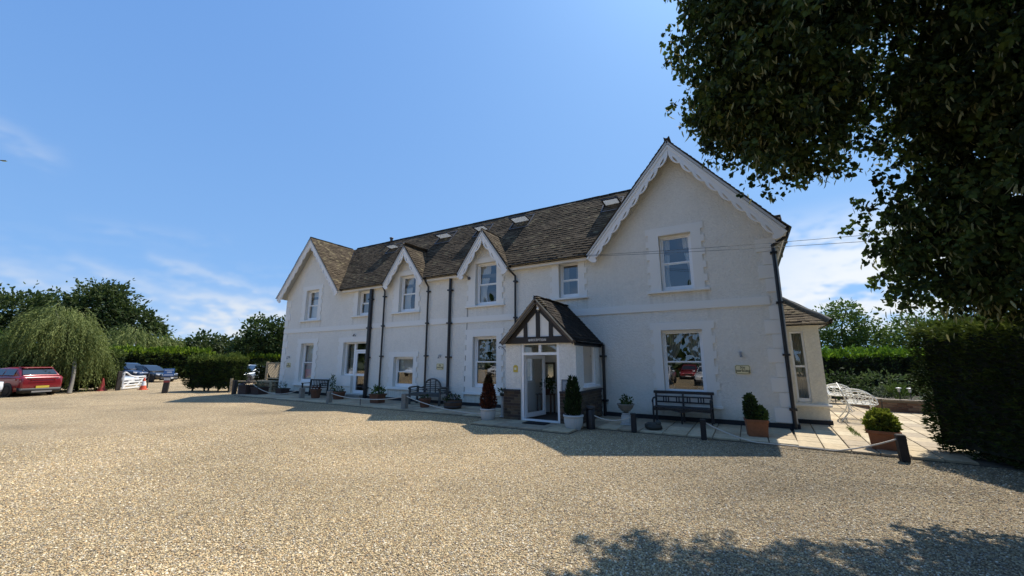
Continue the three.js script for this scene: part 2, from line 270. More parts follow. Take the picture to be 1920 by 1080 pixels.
// ---------------------------------------------------------------- ground
const groundMat = { gravel: new THREE.MeshStandardMaterial({ map: gravelMap, bumpMap: gravelBump, bumpScale: 0.014, roughness: 0.95, vertexColors: true }) };
{
  const far = new THREE.PlaneGeometry(1400, 1400, 8, 8); far.rotateX(-Math.PI / 2); far.translate(0, -0.05, 0);
  structure('field', far, std([0.09, 0.11, 0.04], 1, { map: mottled }));
  const g = new THREE.PlaneGeometry(68, 64, 136, 128); g.rotateX(-Math.PI / 2); g.translate(-18, 0, 22);
  const p = g.attributes.position, uv = g.attributes.uv, c = new Float32Array(p.count * 3);
  for (let i = 0; i < p.count; i++) {
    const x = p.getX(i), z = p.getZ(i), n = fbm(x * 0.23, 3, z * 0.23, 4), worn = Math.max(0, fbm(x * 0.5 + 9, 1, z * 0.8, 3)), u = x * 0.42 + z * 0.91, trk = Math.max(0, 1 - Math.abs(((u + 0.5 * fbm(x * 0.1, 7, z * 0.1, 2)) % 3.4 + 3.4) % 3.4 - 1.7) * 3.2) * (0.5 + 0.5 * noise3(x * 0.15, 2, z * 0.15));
    const nearRight = Math.max(0, Math.min(1, (x + 4.0 - 0.22 * (z - 6)) / 4.5)) * 0.46;           // darker, greyer stone towards the terrace
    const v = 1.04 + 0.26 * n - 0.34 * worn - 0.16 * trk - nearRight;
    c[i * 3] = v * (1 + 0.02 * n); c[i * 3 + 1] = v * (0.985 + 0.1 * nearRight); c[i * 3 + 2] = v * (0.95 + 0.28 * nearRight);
    uv.setXY(i, x, z);
  }
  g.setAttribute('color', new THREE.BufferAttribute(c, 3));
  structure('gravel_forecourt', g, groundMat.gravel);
  // loose stones lying on the gravel, real geometry where the eye can tell them apart
  const stone = new THREE.IcosahedronGeometry(0.5, 0); { const q = stone.attributes.position; for (let i = 0; i < q.count; i++) q.setY(i, q.getY(i) * 0.55); stone.computeVertexNormals(); }
  const N = 260000, im = new THREE.InstancedMesh(stone, std([1, 1, 1], 0.9), N), m = new THREE.Matrix4();
  const fx = -Math.sin(0.534), fz = -Math.cos(0.534);
  for (let i = 0; i < N; i++) {
    const r = 1.6 + 11 * Math.pow(rnd(), 1.7), a = rr(-1.02, 1.02), dx = fx * Math.cos(a) - fz * Math.sin(a), dz = fx * Math.sin(a) + fz * Math.cos(a);
    const x = dx * r, z = 11.5 + dz * r, s = rr(0.009, 0.02) * (r > 7 ? 1.15 : 1);
    const ok = !(z < 2.2 && x > -21) && !(z < 3.15 && x > -6.3 && x < -3.4);
    m.compose(V3(x, ok ? s * 0.12 : -0.2, z), new THREE.Quaternion().setFromEuler(_e.set(rr(-0.5, 0.5), rr(0, 6.28), rr(-0.5, 0.5))), V3(s * rr(0.8, 1.5), s, s * rr(0.8, 1.2)));
    im.setMatrixAt(i, m);
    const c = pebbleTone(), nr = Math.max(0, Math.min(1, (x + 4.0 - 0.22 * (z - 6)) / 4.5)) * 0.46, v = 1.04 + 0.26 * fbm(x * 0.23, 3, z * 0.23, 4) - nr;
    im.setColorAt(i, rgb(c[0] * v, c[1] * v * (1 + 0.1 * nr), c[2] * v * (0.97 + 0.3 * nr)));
  }
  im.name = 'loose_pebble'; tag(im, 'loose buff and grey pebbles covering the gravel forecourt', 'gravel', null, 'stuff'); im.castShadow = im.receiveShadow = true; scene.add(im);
}
// paving: every flag its own stone
const flagMats = [[0.58, 0.465, 0.295], [0.52, 0.41, 0.26], [0.64, 0.53, 0.35], [0.46, 0.37, 0.25]].map((c) => std(c, 0.9, { map: mottled, bumpMap: grain, bumpScale: 0.004 }));
function paving(name, x0, x1, z0, z1, dx, dz, turn, cx, cz, skip, bedY = 0.012) {
  const g = new THREE.Group(); g.name = name; g.userData.kind = 'structure'; g.position.set(cx, 0, cz); g.rotation.y = turn; scene.add(g);
  const bed = bx(x0 - 0.01, x1 + 0.01, -0.04, bedY, z0 - 0.01, z1 + 0.01); mesh('paving_bed', bed, std([0.10, 0.085, 0.06], 1), g);
  const shapes = [0, 1, 2].map((k) => chamferBox(dx - 0.014 - 0.004 * k, 0.042, dz - 0.014, 0.006));
  for (let x = x0, i = 0; x < x1 - 0.05; x += dx, i++) for (let z = z0, j = 0; z < z1 - 0.05; z += dz, j++) {
    const px = x + dx / 2, pz = z + dz / 2; if (skip && skip(px, pz)) continue;
    const m = mesh('flagstone', shapes[(i * 7 + j * 3) % 3], flagMats[Math.floor(rnd() * 4)], g); m.position.set(px, 0.004 + rr(0, 0.005), pz); m.rotation.set(rr(-0.004, 0.004), rr(-0.006, 0.006), rr(-0.004, 0.004));
  }
}
paving('paved_path', -20.6, -5.9, 0.03, 1.93, 0.49, 0.475, 0, 0, 0);
paving('front_path', -3.72, 0.7, 0.03, 2.07, 0.4911, 0.51, 0, 0, 0);
paving('door_step_paving', -6.2, -3.55, 2.0, 3.05, 0.662, 0.525, 0, 0, 0);
paving('terrace', -0.22, 6.2, -9.6, 2.2, 0.38, 0.59, -0.045, 0.98, 0, (x, z) => (x < 0.72 && z < -1.2) || (x < -0.05 && z < -0.1) || (x > 2.2 && z > 1.9));

// ---------------------------------------------------------------- the house
const house = thing('hotel_building', 'long white rendered two storey building with gables, porch and brown tiled roof', 'building');
const AT = (m, x, y, z) => { m.position.set(x, y, z); return m; };
const OPEN = {
  WG: [-1.9, -1.05, 3.52, 5.12], WR: [-2.0, -0.97, 0.72, 2.42], W1065: [-5.03, -4.35, 3.57, 4.73], WD2: [-8.35, -7.43, 3.56, 5.12], W908: [-8.42, -7.41, 0.68, 2.44],
  WD1: [-12.25, -11.33, 3.56, 5.08], W757: [-12.37, -11.28, 0.57, 1.74], W680: [-14.83, -14.05, 3.57, 4.67], WLg: [-18.78, -17.76, 3.55, 5.05], WLgf: [-18.83, -17.8, 0.6, 2.42],
};
const R_L = { cx: -18.3, hw: 2.47, y0: 4.78, y1: 7.62 }, R_R = { cx: -1.42, hw: 2.52, y0: 4.76, y1: 7.79 };
const D1 = { cx: -11.8, hw: 1.12, y0: 4.75, y1: 6.26 }, D2 = { cx: -7.88, hw: 1.09, y0: 4.75, y1: 6.27 };
const roofY = (g, x) => g.y1 - (g.y1 - g.y0) * Math.abs(x - g.cx) / g.hw;
{
  const k = 0.14;                                                  // roof build-up over the wall head
  const out = [[-20.45, 0], [0.87, 0], [0.87, roofY(R_R, 0.87) - k], [R_R.cx, R_R.y1 - k], [-3.9, 4.78], [-6.8, 4.78], [D2.cx, D2.y1 - k], [-8.96, 4.78], [-10.7, 4.78], [D1.cx, D1.y1 - k], [-12.9, 4.78], [-15.86, 4.78], [R_L.cx, R_L.y1 - k], [-20.45, roofY(R_L, -20.45) - k]];
  const holes = Object.values(OPEN).map(([a, b, c, d]) => rect(a, b, c, d));
  holes.push([[-15.6, 0.95], [-14.95, 0.95], [-14.95, 0.2], [-14.08, 0.2], [-14.08, 2.4], [-15.6, 2.4]]);
  const g = poly(out, 0.28, holes); g.translate(0, 0, -0.28);
  mesh('front_wall', planarUV(g), MAT.frontRender, house);
  // end, back and wing walls
  const side = (x, z0, z1, h) => bx(x - 0.14, x + 0.14, 0, h, z0, z1);
  mesh('side_wall', planarUV(bx(0.62, 0.868, 0, 4.78, -9, -0.283)), MAT.render, house);
  mesh('side_wall', planarUV(bx(-20.448, -20.2, 0, 4.78, -2.1, -0.283)), MAT.render, house);
  const backs = [bx(-18.0, -3.9, 0, 4.78, -4.4, -4.15), bx(-20.19, -17.9, 0, 4.78, -2.1, -1.9), bx(-18.05, -17.8, 0, 4.78, -4.14, -2.11), bx(-3.9, -3.65, 0, 4.78, -9, -4.4), bx(-3.6, 0.6, 0, 4.78, -9, -8.75)];
  for (const G of [R_L, R_R]) { const t = poly([[G.cx - G.hw + 0.35, 4.79], [G.cx + G.hw - 0.35, 4.79], [G.cx, G.y1 - 0.2]], 0.2); t.translate(0, 0, G === R_L ? -2.1 : -9); backs.push(planarUV(t)); }
  mesh('back_wall', backs, MAT.render, house);
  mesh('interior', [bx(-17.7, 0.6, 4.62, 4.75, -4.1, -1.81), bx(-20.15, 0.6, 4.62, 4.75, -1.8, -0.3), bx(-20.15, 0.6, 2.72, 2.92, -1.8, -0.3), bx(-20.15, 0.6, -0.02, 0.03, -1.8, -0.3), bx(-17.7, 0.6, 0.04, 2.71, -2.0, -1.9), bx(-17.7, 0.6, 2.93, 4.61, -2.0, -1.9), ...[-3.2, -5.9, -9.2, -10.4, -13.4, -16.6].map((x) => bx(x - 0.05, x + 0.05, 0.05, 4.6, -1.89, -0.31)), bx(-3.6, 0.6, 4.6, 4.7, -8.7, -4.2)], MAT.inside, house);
  // string course, plinth
  const tb = (x0, x1, y0, y1, t) => { const q = poly([[0, 0], [t, 0.012], [t, y1 - y0 - 0.012], [0, y1 - y0]], x1 - x0); q.rotateY(Math.PI / 2); q.translate(x0, y0, 0); q.scale(1, 1, -1); return q; };
  const band = [], pl = [];
  for (const [a, b] of [[-20.44, -13.95], [-13.8, -13.12], [-12.98, -10.64], [-10.52, -9.56], [-9.4, -6.7], [-6.58, 0.6]]) { band.push(planarUV(bx(a, b, 2.96, 3.17, 0, 0.034))); }
  mesh('string_course', band, MAT.trim, house);
  for (const [a, b] of [[-20.46, -15.02], [-14.02, -5.86], [-3.7, 0.905]]) pl.push(planarUV(bx(a, b, 0, 0.155, 0, 0.035)));
  pl.push(planarUV(bx(0.87, 0.905, 0, 0.155, -1.05, -0.002)), planarUV(bx(-20.483, -20.452, 0, 0.155, -2.1, 0.0)));
  mesh('plinth', pl, MAT.plinth, house);
  // quoins
  for (let i = 0, y = 0.17; y < 4.6; y += 0.345, i++) {
    if (y > 2.82 && y < 3.2) continue;
    const w = i % 2 ? 0.30 : 0.43;
    AT(mesh('quoin', chamferBox(w, 0.335, 0.034, 0.006), MAT.trim, house), 0.868 - w / 2, y, 0.008);
    AT(mesh('quoin', chamferBox(w, 0.335, 0.034, 0.006), MAT.trim, house), -20.447 + w / 2, y, 0.008);
  }
}
// window surrounds with toothed edges, and sills
function surround(x0, x1, y0, y1, ox0, ox1, oy0, oy1, tooth = 0.075, open = null) {
  const p = [[ox0, oy0]]; const n = Math.max(2, Math.round((oy1 - oy0) / 0.19)), h = (oy1 - oy0) / n;
  const right = [], left = [];
  for (let i = 0; i < n; i++) { const w = i % 2 === (n - 1) % 2 ? 0 : tooth; right.push([ox1 - w, oy0 + i * h], [ox1 - w, oy0 + (i + 1) * h]); left.push([ox0 + w, oy0 + i * h], [ox0 + w, oy0 + (i + 1) * h]); }
  const pts = [...right, ...left.reverse()];
  const g = poly(pts, 0.032, [open ?? rect(x0, x1, y0, y1)]); return planarUV(g);
}
const SUR = {
  WG: [-2.25, -0.72, 3.52, 5.36, 3.45], WR: [-2.28, -0.67, 0.47, 2.63, 0.40], W1065: [-5.34, -4.08, 3.57, 4.84, 3.5], WD2: [-8.74, -7.12, 3.56, 5.3, 3.49], W908: [-8.78, -7.12, 0.5, 2.7, 0.43],
  WD1: [-12.62, -11.06, 3.56, 5.27, 3.49], W757: [-12.66, -11.04, 0.54, 1.94, 0.47], W680: [-15.16, -13.99, 3.57, 4.78, 3.5], WLg: [-19.1, -17.46, 3.55, 5.26, 3.48], WLgf: [-19.15, -17.47, 0.49, 2.64, 0.42],
};
for (const [k, [a, b, c, d, s]] of Object.entries(SUR)) {
  const o = OPEN[k]; mesh('window_surround', surround(...o, a, b, c, d), MAT.trim, house);
  const sill = chamferBox(b - a + 0.06, 0.065, 0.1, 0.008); AT(mesh('window_sill', sill, MAT.trim, house), (a + b) / 2, s, 0.035);
}
mesh('door_surround', surround(-15.6, -14.08, 0.2, 2.4, -15.96, -13.97, 0.5, 2.62, 0.07, [[-15.6, 0.95], [-14.95, 0.95], [-14.95, 0.501], [-14.08, 0.501], [-14.08, 2.4], [-15.6, 2.4]]), MAT.trim, house);
// curtains
function drape(x0, x1, y0, y1, z, { folds = 9, tie = 0, lean = 0, amp = 0.025 } = {}) {
  const g = new THREE.PlaneGeometry(1, 1, folds * 6, 14), p = g.attributes.position;
  for (let i = 0; i < p.count; i++) {
    const u = p.getX(i) + 0.5, v = p.getY(i) + 0.5; const t = tie ? Math.exp(-Math.pow((v - 0.3) / 0.33, 2)) * tie : 0;
    const side = lean; const uu = side < 0 ? u * (1 - t) : side > 0 ? 1 - (1 - u) * (1 - t) : u;
    p.setXYZ(i, x0 + (x1 - x0) * uu, y0 + (y1 - y0) * v, z + amp * Math.sin(u * folds * 6.283 + 0.6 * Math.sin(v * 3)));
  }
  g.computeVertexNormals(); return g;
}
// a vertically sliding window: frame, two sashes with a pane each
function sashWindow(k, curtains, zf = -0.13) {
  const [x0, x1, y0, y1] = OPEN[k], f = 0.055, ym = y0 + (y1 - y0) * 0.49;
  const w = mesh('window', [bx(x0 + 0.002, x0 + f, y0 + 0.002, y1 - 0.002, zf - 0.08, zf), bx(x1 - f, x1 - 0.002, y0 + 0.002, y1 - 0.002, zf - 0.08, zf), bx(x0 + f, x1 - f, y1 - f, y1 - 0.002, zf - 0.08, zf), bx(x0 + f, x1 - f, y0 + 0.002, y0 + 0.09, zf - 0.08, zf + 0.02)], MAT.upvc, house);
  const s = 0.035, ring = (a, b, c, d, z) => [bx(a, a + s, c, d, z - 0.035, z), bx(b - s, b, c, d, z - 0.035, z), bx(a + s, b - s, c, c + s, z - 0.035, z), bx(a + s, b - s, d - s, d, z - 0.035, z)];
  mesh('sash', ring(x0 + f + 0.001, x1 - f - 0.001, ym - 0.02, y1 - f - 0.001, zf - 0.042), MAT.upvc, w);
  mesh('sash', ring(x0 + f + 0.001, x1 - f - 0.001, y0 + 0.091, ym + 0.035, zf - 0.003), MAT.upvc, w);
  const pane = (c, d, z) => { const g = new THREE.PlaneGeometry(x1 - x0 - 2 * f - 2 * s, d - c); g.rotateX(rr(-0.004, 0.004)); g.rotateY(rr(-0.004, 0.004)); return AT(mesh('pane', g, MAT.glass, w), (x0 + x1) / 2, (c + d) / 2, z); };
  pane(ym + 0.015, y1 - f - s, zf - 0.058); pane(y0 + 0.126, ym, zf - 0.02);
  for (const c of curtains) { const [u0, u1, v0, v1, o] = c; const X = (u) => x0 + f + (x1 - x0 - 2 * f) * u, Y = (v) => y0 + (y1 - y0) * v; mesh('curtain', drape(X(u0), X(u1), Y(v0), Y(v1), -0.34, o ?? {}), (o && o.dim) ? MAT.dimCurtain : MAT.curtain, w); }
  return w;
}
sashWindow('WG', [[-0.1, 0.26, 0, 1, { folds: 4, tie: 0.25, lean: -1 }], [0.72, 1.1, 0, 1, { folds: 4, tie: 0.45, lean: 1 }]]);
sashWindow('WR', [[-0.05, 0.5, 0, 1, { folds: 6, tie: 0.85, lean: -1, dim: 1 }], [0.5, 1.05, 0, 1, { folds: 6, tie: 0.8, lean: 1, dim: 1 }]]);
sashWindow('W1065', [[-0.1, 0.3, 0, 1, { folds: 4, dim: 1 }], [0.75, 1.1, 0, 1, { folds: 3, dim: 1 }]]);
sashWindow('WD2', [[-0.1, 0.5, 0, 1, { folds: 5, tie: 0.4, lean: -1 }], [0.82, 1.1, 0, 1, { folds: 3 }]]);
sashWindow('W908', [[-0.05, 0.45, 0.1, 1, { folds: 5, tie: 0.4, lean: -1, dim: 1 }], [0.55, 1.05, 0.1, 1, { folds: 5, tie: 0.4, lean: 1, dim: 1 }]]);
sashWindow('WD1', [[-0.1, 0.5, 0, 1, { folds: 5, tie: 0.3, lean: -1 }], [0.75, 1.1, 0, 1, { folds: 3 }]]);
sashWindow('W757', [[-0.05, 1.05, 0.5, 1, { folds: 14, amp: 0.015 }]]);
sashWindow('W680', [[-0.05, 1.05, 0, 1, { folds: 8, dim: 1 }]]);
sashWindow('WLg', [[-0.05, 1.05, 0, 1, { folds: 10, amp: 0.015 }]]);
sashWindow('WLgf', [[-0.05, 1.05, 0, 1, { folds: 10, amp: 0.015 }]]);
{ // glazed side door with a side light and a top light
  const zf = -0.12, d = mesh('garden_door', [bx(-15.598, -15.53, 0.952, 2.398, zf - 0.08, zf), bx(-15.02, -14.9, 0.952, 2.398, zf - 0.08, zf), bx(-15.53, -15.02, 2.33, 2.398, zf - 0.08, zf), bx(-15.53, -15.02, 0.952, 1.03, zf - 0.08, zf), bx(-14.948, -14.9, 0.202, 0.951, zf - 0.08, zf), bx(-14.14, -14.082, 0.202, 2.398, zf - 0.08, zf), bx(-14.9, -14.14, 2.34, 2.398, zf - 0.08, zf), bx(-14.9, -14.14, 2.0, 2.07, zf - 0.08, zf)], MAT.upvc, house);
  const leaf = mesh('door_leaf', [bx(-14.895, -14.81, 0.21, 1.995, zf - 0.06, zf - 0.01), bx(-14.23, -14.145, 0.21, 1.995, zf - 0.06, zf - 0.01), bx(-14.81, -14.23, 1.91, 1.995, zf - 0.06, zf - 0.01), bx(-14.81, -14.23, 0.94, 1.04, zf - 0.06, zf - 0.01), bx(-14.81, -14.23, 0.21, 0.34, zf - 0.06, zf - 0.01)], MAT.upvc, d);
  for (const [a, b, c, e] of [[-15.53, -15.02, 1.03, 2.33], [-14.9, -14.14, 2.07, 2.34], [-14.81, -14.23, 1.04, 1.91], [-14.81, -14.23, 0.34, 0.94]]) AT(mesh('pane', new THREE.PlaneGeometry(b - a, e - c), MAT.glass, d), (a + b) / 2, (c + e) / 2, zf - 0.04);
  mesh('door_handle', [bx(-14.87, -14.84, 0.98, 1.14, zf - 0.009, zf + 0.005), bx(-14.87, -14.76, 1.08, 1.1, zf + 0.02, zf + 0.035), bx(-14.865, -14.845, 1.08, 1.1, zf + 0.005, zf + 0.02)], MAT.whitemetal, d);
  mesh('door_step', chamferBox(1.1, 0.15, 0.34, 0.01), MAT.stonepost, house).position.set(-14.5, 0.03, 0.15);
  mesh('curtain', drape(-15.5, -15.2, 0.95, 2.35, -0.34, { folds: 3, dim: 1 }), MAT.dimCurtain, d);
}
// roofs: underlay sheet plus tiles laid row by row inside the outline
const tileGeo = [0, 1, 2].map((k) => { const g = new THREE.BoxGeometry(1, 0.23, 0.018); g.translate(0, 0.08, 0); const p = g.attributes.position; for (let i = 0; i < p.count; i++) { if (p.getY(i) < 0) { p.setZ(i, p.getZ(i) + 0.022 + 0.006 * (k === 1 ? p.getX(i) : k === 2 ? -p.getX(i) : 0)); } } g.computeVertexNormals(); return planarUV(g); });
function roofSlope(parent, O, U, V, pts, opt = {}) {
  const { gauge = 0.135, width = 0.17, cols = [[0.068, 0.052, 0.035], [0.125, 0.097, 0.064]], patch = [0.175, 0.145, 0.088], patchAmt = 0.18, under = pts, underMat = MAT.felt } = opt;
  const u = V3(...U), v = V3(...V).normalize(), n = u.clone().cross(v), base = new THREE.Matrix4().makeBasis(u, v, n).setPosition(...O);
  const sheet = poly(under, 0.05); sheet.translate(0, 0, -0.055); sheet.applyMatrix4(base); mesh('roof_boarding', planarUV(sheet), underMat, parent);
  const vs = pts.map((p) => p[1]), v0 = Math.min(...vs), v1 = Math.max(...vs); const per = [[], [], []], colr = [[], [], []];
  const tilt = new THREE.Matrix4();
  for (let r = 0, y = v0 - 0.03; y < v1 - 0.02; y += gauge, r++) {
    const yc = Math.min(v1 - 0.002, Math.max(v0 + 0.002, y + gauge * 0.5)), xs = [];
    for (let i = 0; i < pts.length; i++) { const a = pts[i], b = pts[(i + 1) % pts.length]; if ((a[1] <= yc) !== (b[1] <= yc)) xs.push(a[0] + (b[0] - a[0]) * (yc - a[1]) / (b[1] - a[1])); }
    xs.sort((a, b) => a - b);
    for (let k = 0; k + 1 < xs.length; k += 2) {
      let x = Math.floor(xs[k] / width) * width + (r % 2 ? width / 2 : 0) - width;
      for (; x < xs[k + 1]; x += width) {
        const a = Math.max(x, xs[k]), b = Math.min(x + width, xs[k + 1]); if (b - a < 0.02) continue;
        const q = Math.floor(rnd() * 3), m = new THREE.Matrix4().makeRotationFromEuler(_e.set(rr(-0.02, 0.025), rr(-0.012, 0.012), rr(-0.012, 0.012)));
        m.scale(V3(b - a - 0.004, 1, 1)); m.setPosition((a + b) / 2, y + rr(-0.008, 0.008), 0.014 + rr(0, 0.008) + 0.014 * noise3((a + b) * 0.35, y * 0.8, O[0])); m.premultiply(base);
        per[q].push(m);
        const P = V3(0, 0, 0).applyMatrix4(m), w = fbm(P.x * 0.9, P.y * 0.9, P.z * 0.9, 3); const t = Math.min(1, Math.max(0, 0.5 + 0.28 * w + rr(-0.42, 0.42)));
        let c = mixc(cols[0], cols[1], t, rr(0.78, 1.2)); if (rnd() < patchAmt * Math.max(0, 0.35 + w)) c = mixc(patch, patch, 0, rr(0.75, 1.15));
        colr[q].push(c);
      }
    }
  }
  per.forEach((list, q) => { if (!list.length) return; const im = new THREE.InstancedMesh(tileGeo[q], MAT.tile, list.length); list.forEach((m, i) => { im.setMatrixAt(i, m); im.setColorAt(i, colr[q][i]); }); im.name = 'roof_tiles'; im.userData.kind = 'stuff'; im.castShadow = im.receiveShadow = true; parent.add(im); });
  return { base, v, n };
}
const MZ = 2.45, MY = 2.8, MLEN = Math.hypot(MZ, MY), EY = 4.82, EZ = 0.25, vAt = (y) => (y - EY) / MY * MLEN, RIDGE_Y = EY + MY;
roofSlope(house, [0, EY, EZ], [1, 0, 0], [0, MY, -MZ], [[-15.86, 0], [-12.9, 0], [D1.cx, vAt(6.2)], [-10.7, 0], [-8.96, 0], [D2.cx, vAt(6.2)], [-6.8, 0], [-3.92, 0], [-1.5, MLEN], [-18.25, MLEN]]);
const zMain = (y) => EZ - (y - EY) * MZ / MY;
function gable(G, zf, back, opt) {
  const rise = G.y1 - G.y0, len = Math.hypot(rise, G.hw);
  for (const s of [1, -1]) {
    const U = [0, 0, s], O = [G.cx - s * G.hw, G.y0, 0], vb = back ?? null;
    const pts = vb === null ? [[s * zf, 0], [s * zf, len], [s * zMain(G.y1), len], [s * zMain(EY), 0]] : (vb[s] ?? [[zf, 0], [zf, len], [vb.z, len], [vb.z, 0]]).map(([a, b]) => [s * a, b]);
    const P = s < 0 ? pts.slice().reverse() : pts;
    roofSlope(house, O, U, [s * G.hw, rise, 0], P, { under: (vb && vb.under ? [[s * zf, 0], [s * zf, len], [s * vb.z, len], [s * vb.z, 0]] : P), ...opt });
  }
  return len;
}
const buff = { cols: [[0.085, 0.064, 0.042], [0.15, 0.114, 0.074]], patch: [0.21, 0.17, 0.10], patchAmt: 0.4 };
gable(R_L, 0.42, { z: -2.32, under: true, [-1]: [[0.42, 0], [0.42, Math.hypot(2.84, 2.47)], [-2.2, Math.hypot(2.84, 2.47)], [0.2, 0]], [1]: [[0.42, 0], [0.42, Math.hypot(2.84, 2.47)], [-2.32, Math.hypot(2.84, 2.47)], [-2.32, 0]] }, buff);
gable(R_R, 0.42, { z: -9.3, under: true, [1]: [[0.42, 0], [0.42, Math.hypot(3.03, 2.52)], [-2.2, Math.hypot(3.03, 2.52)], [0.2, 0]], [-1]: [[0.42, 0], [0.42, Math.hypot(3.03, 2.52)], [-9.3, Math.hypot(3.03, 2.52)], [-9.3, 0]] });
gable(D1, 0.36); gable(D2, 0.36);
mesh('rear_roof', (() => { const g = poly([[0, 0], [17.2, 0], [17.2, MLEN], [0, MLEN]], 0.06); const m = new THREE.Matrix4().makeBasis(V3(-1, 0, 0), V3(0, MY, MZ).normalize(), V3(-1, 0, 0).cross(V3(0, MY, MZ).normalize())).setPosition(-1.6, EY, -4.65); g.applyMatrix4(m); return planarUV(g); })(), MAT.ridge, house);
// ridge and valley pieces
function ridgeRun(a, b, mat, r = 0.085, piece = 0.33) {
  const A = V3(...a), B = V3(...b), L = A.distanceTo(B), n = Math.round(L / piece), d = B.clone().sub(A).normalize();
  const g = new THREE.CylinderGeometry(r, r, L / n - 0.008, 8, 1, false, 0, Math.PI); g.rotateZ(Math.PI / 2); g.rotateX(0); const q = new THREE.Quaternion().setFromUnitVectors(V3(1, 0, 0), d);
  g.rotateX(-Math.PI / 2);
  for (let i = 0; i < n; i++) { const m = mesh('ridge_tile', g, mat, house); m.position.copy(A).lerp(B, (i + 0.5) / n); m.position.y += rr(-0.004, 0.006); m.quaternion.copy(q); }
}
const ridgeBuff = std([0.17, 0.135, 0.09], 0.9, { map: mottled });
ridgeRun([-18.1, RIDGE_Y + 0.03, -2.2], [-1.6, RIDGE_Y + 0.03, -2.2], MAT.ridge);
ridgeRun([R_L.cx, R_L.y1 + 0.02, 0.4], [R_L.cx, R_L.y1 + 0.02, -2.1], ridgeBuff, 0.07);
ridgeRun([R_R.cx, R_R.y1 + 0.02, 0.4], [R_R.cx, R_R.y1 + 0.02, -4.1], MAT.ridge, 0.075);
ridgeRun([D1.cx, D1.y1 + 0.02, 0.33], [D1.cx, D1.y1 + 0.02, -0.98], std([0.36, 0.31, 0.24], 0.9, { map: mottled }), 0.055);
ridgeRun([D2.cx, D2.y1 + 0.02, 0.33], [D2.cx, D2.y1 + 0.02, -0.98], std([0.36, 0.31, 0.24], 0.9, { map: mottled }), 0.055);
mesh('valley_gutter', [...pipe([[-15.86, EY + 0.0, EZ - 0.02], [-18.2, RIDGE_Y - 0.03, -2.17]], 0.045, 6), ...pipe([[-3.92, EY, EZ - 0.02], [-1.5, RIDGE_Y - 0.03, -2.17]], 0.03, 6)], MAT.lead, house);
mesh('ridge_vent', lathe([[0, 0], [0.07, 0], [0.07, 0.16], [0.1, 0.17], [0.1, 0.22], [0, 0.24]], 10), MAT.lead, house).position.set(-15.4, RIDGE_Y + 0.06, -2.2);
// bargeboards with scalloped edge and pierced openings
function bargeboard(G, zf, { depth = 0.2, n = 8, hang = 0.16, plain = false } = {}) {
  const rise = G.y1 - G.y0, hw = G.hw + 0.0, L = Math.hypot(rise, hw), phi = Math.atan2(rise, hw), tn = Math.tan(phi);
  const s = new THREE.Shape(); s.moveTo(0, 0); s.lineTo(L, 0); const d0 = depth, sc = plain ? 0.0 : 0.06, holes = [];
  const t0 = d0 * tn, step = (L - t0 - 0.14) / n;
  s.lineTo(L + 0.01, -hang * 0.7); s.bezierCurveTo(L + 0.02, -d0 - hang, L - 0.16, -d0 - hang, L - 0.16, -d0 + 0.02);
  for (let i = n - 1; i >= 0; i--) {
    const a = t0 + i * step, b = a + step;
    if (plain) { s.lineTo(a, -d0); continue; }
    if (i === n - 1) s.lineTo(b, -d0 + 0.02);
    s.bezierCurveTo(b - step * 0.18, -d0 - sc * 1.5, a + step * 0.35, -d0 - sc * 1.3, a, -d0 + 0.012);
    const h = new THREE.Path(); const c = (a + b) / 2 + step * 0.08, hl = Math.min(0.125, step * 0.3);
    h.moveTo(c - hl, -d0 + 0.035); h.bezierCurveTo(c - hl * 0.3, -d0 + 0.04, c + hl * 0.6, -d0 + 0.02, c + hl, -d0 - 0.005); h.bezierCurveTo(c + hl * 0.3, -d0 - 0.03, c - hl * 0.6, -d0 - 0.015, c - hl, -d0 + 0.035); s.holes.push(h);
  }
  s.closePath();
  const g = new THREE.ExtrudeGeometry(s, { depth: 0.035, bevelEnabled: true, bevelSize: 0.004, bevelThickness: 0.004, bevelSegments: 1, curveSegments: 6 });
  const lift = -0.065;
  for (const sx of [1, -1]) {
    const X = V3(sx * Math.cos(phi), -Math.sin(phi), 0), Y = V3(sx * Math.sin(phi), Math.cos(phi), 0), Z = V3(0, 0, sx);
    const q = g.clone(); q.applyMatrix4(new THREE.Matrix4().makeBasis(X, Y, Z).setPosition(G.cx, G.y1 + lift / Math.cos(phi), sx > 0 ? zf : zf + 0.035));
    mesh('bargeboard', planarUV(q), MAT.board, house);
    // cover fillet under the tiles
    const f = poly([[0, 0], [L, 0], [L, -0.055], [0.055 * tn, -0.055]], 0.02); f.applyMatrix4(new THREE.Matrix4().makeBasis(X, Y, Z).setPosition(G.cx, G.y1 + lift / Math.cos(phi), sx > 0 ? zf + 0.04 : zf + 0.06));
    mesh('verge_fillet', planarUV(f), MAT.board, house);
  }
}
bargeboard(R_R, 0.34, { n: 8 }); bargeboard(R_L, 0.34, { n: 8, depth: 0.19 }); bargeboard(D1, 0.29, { n: 3, depth: 0.16, hang: 0.14 }); bargeboard(D2, 0.29, { n: 3, depth: 0.16, hang: 0.14 });
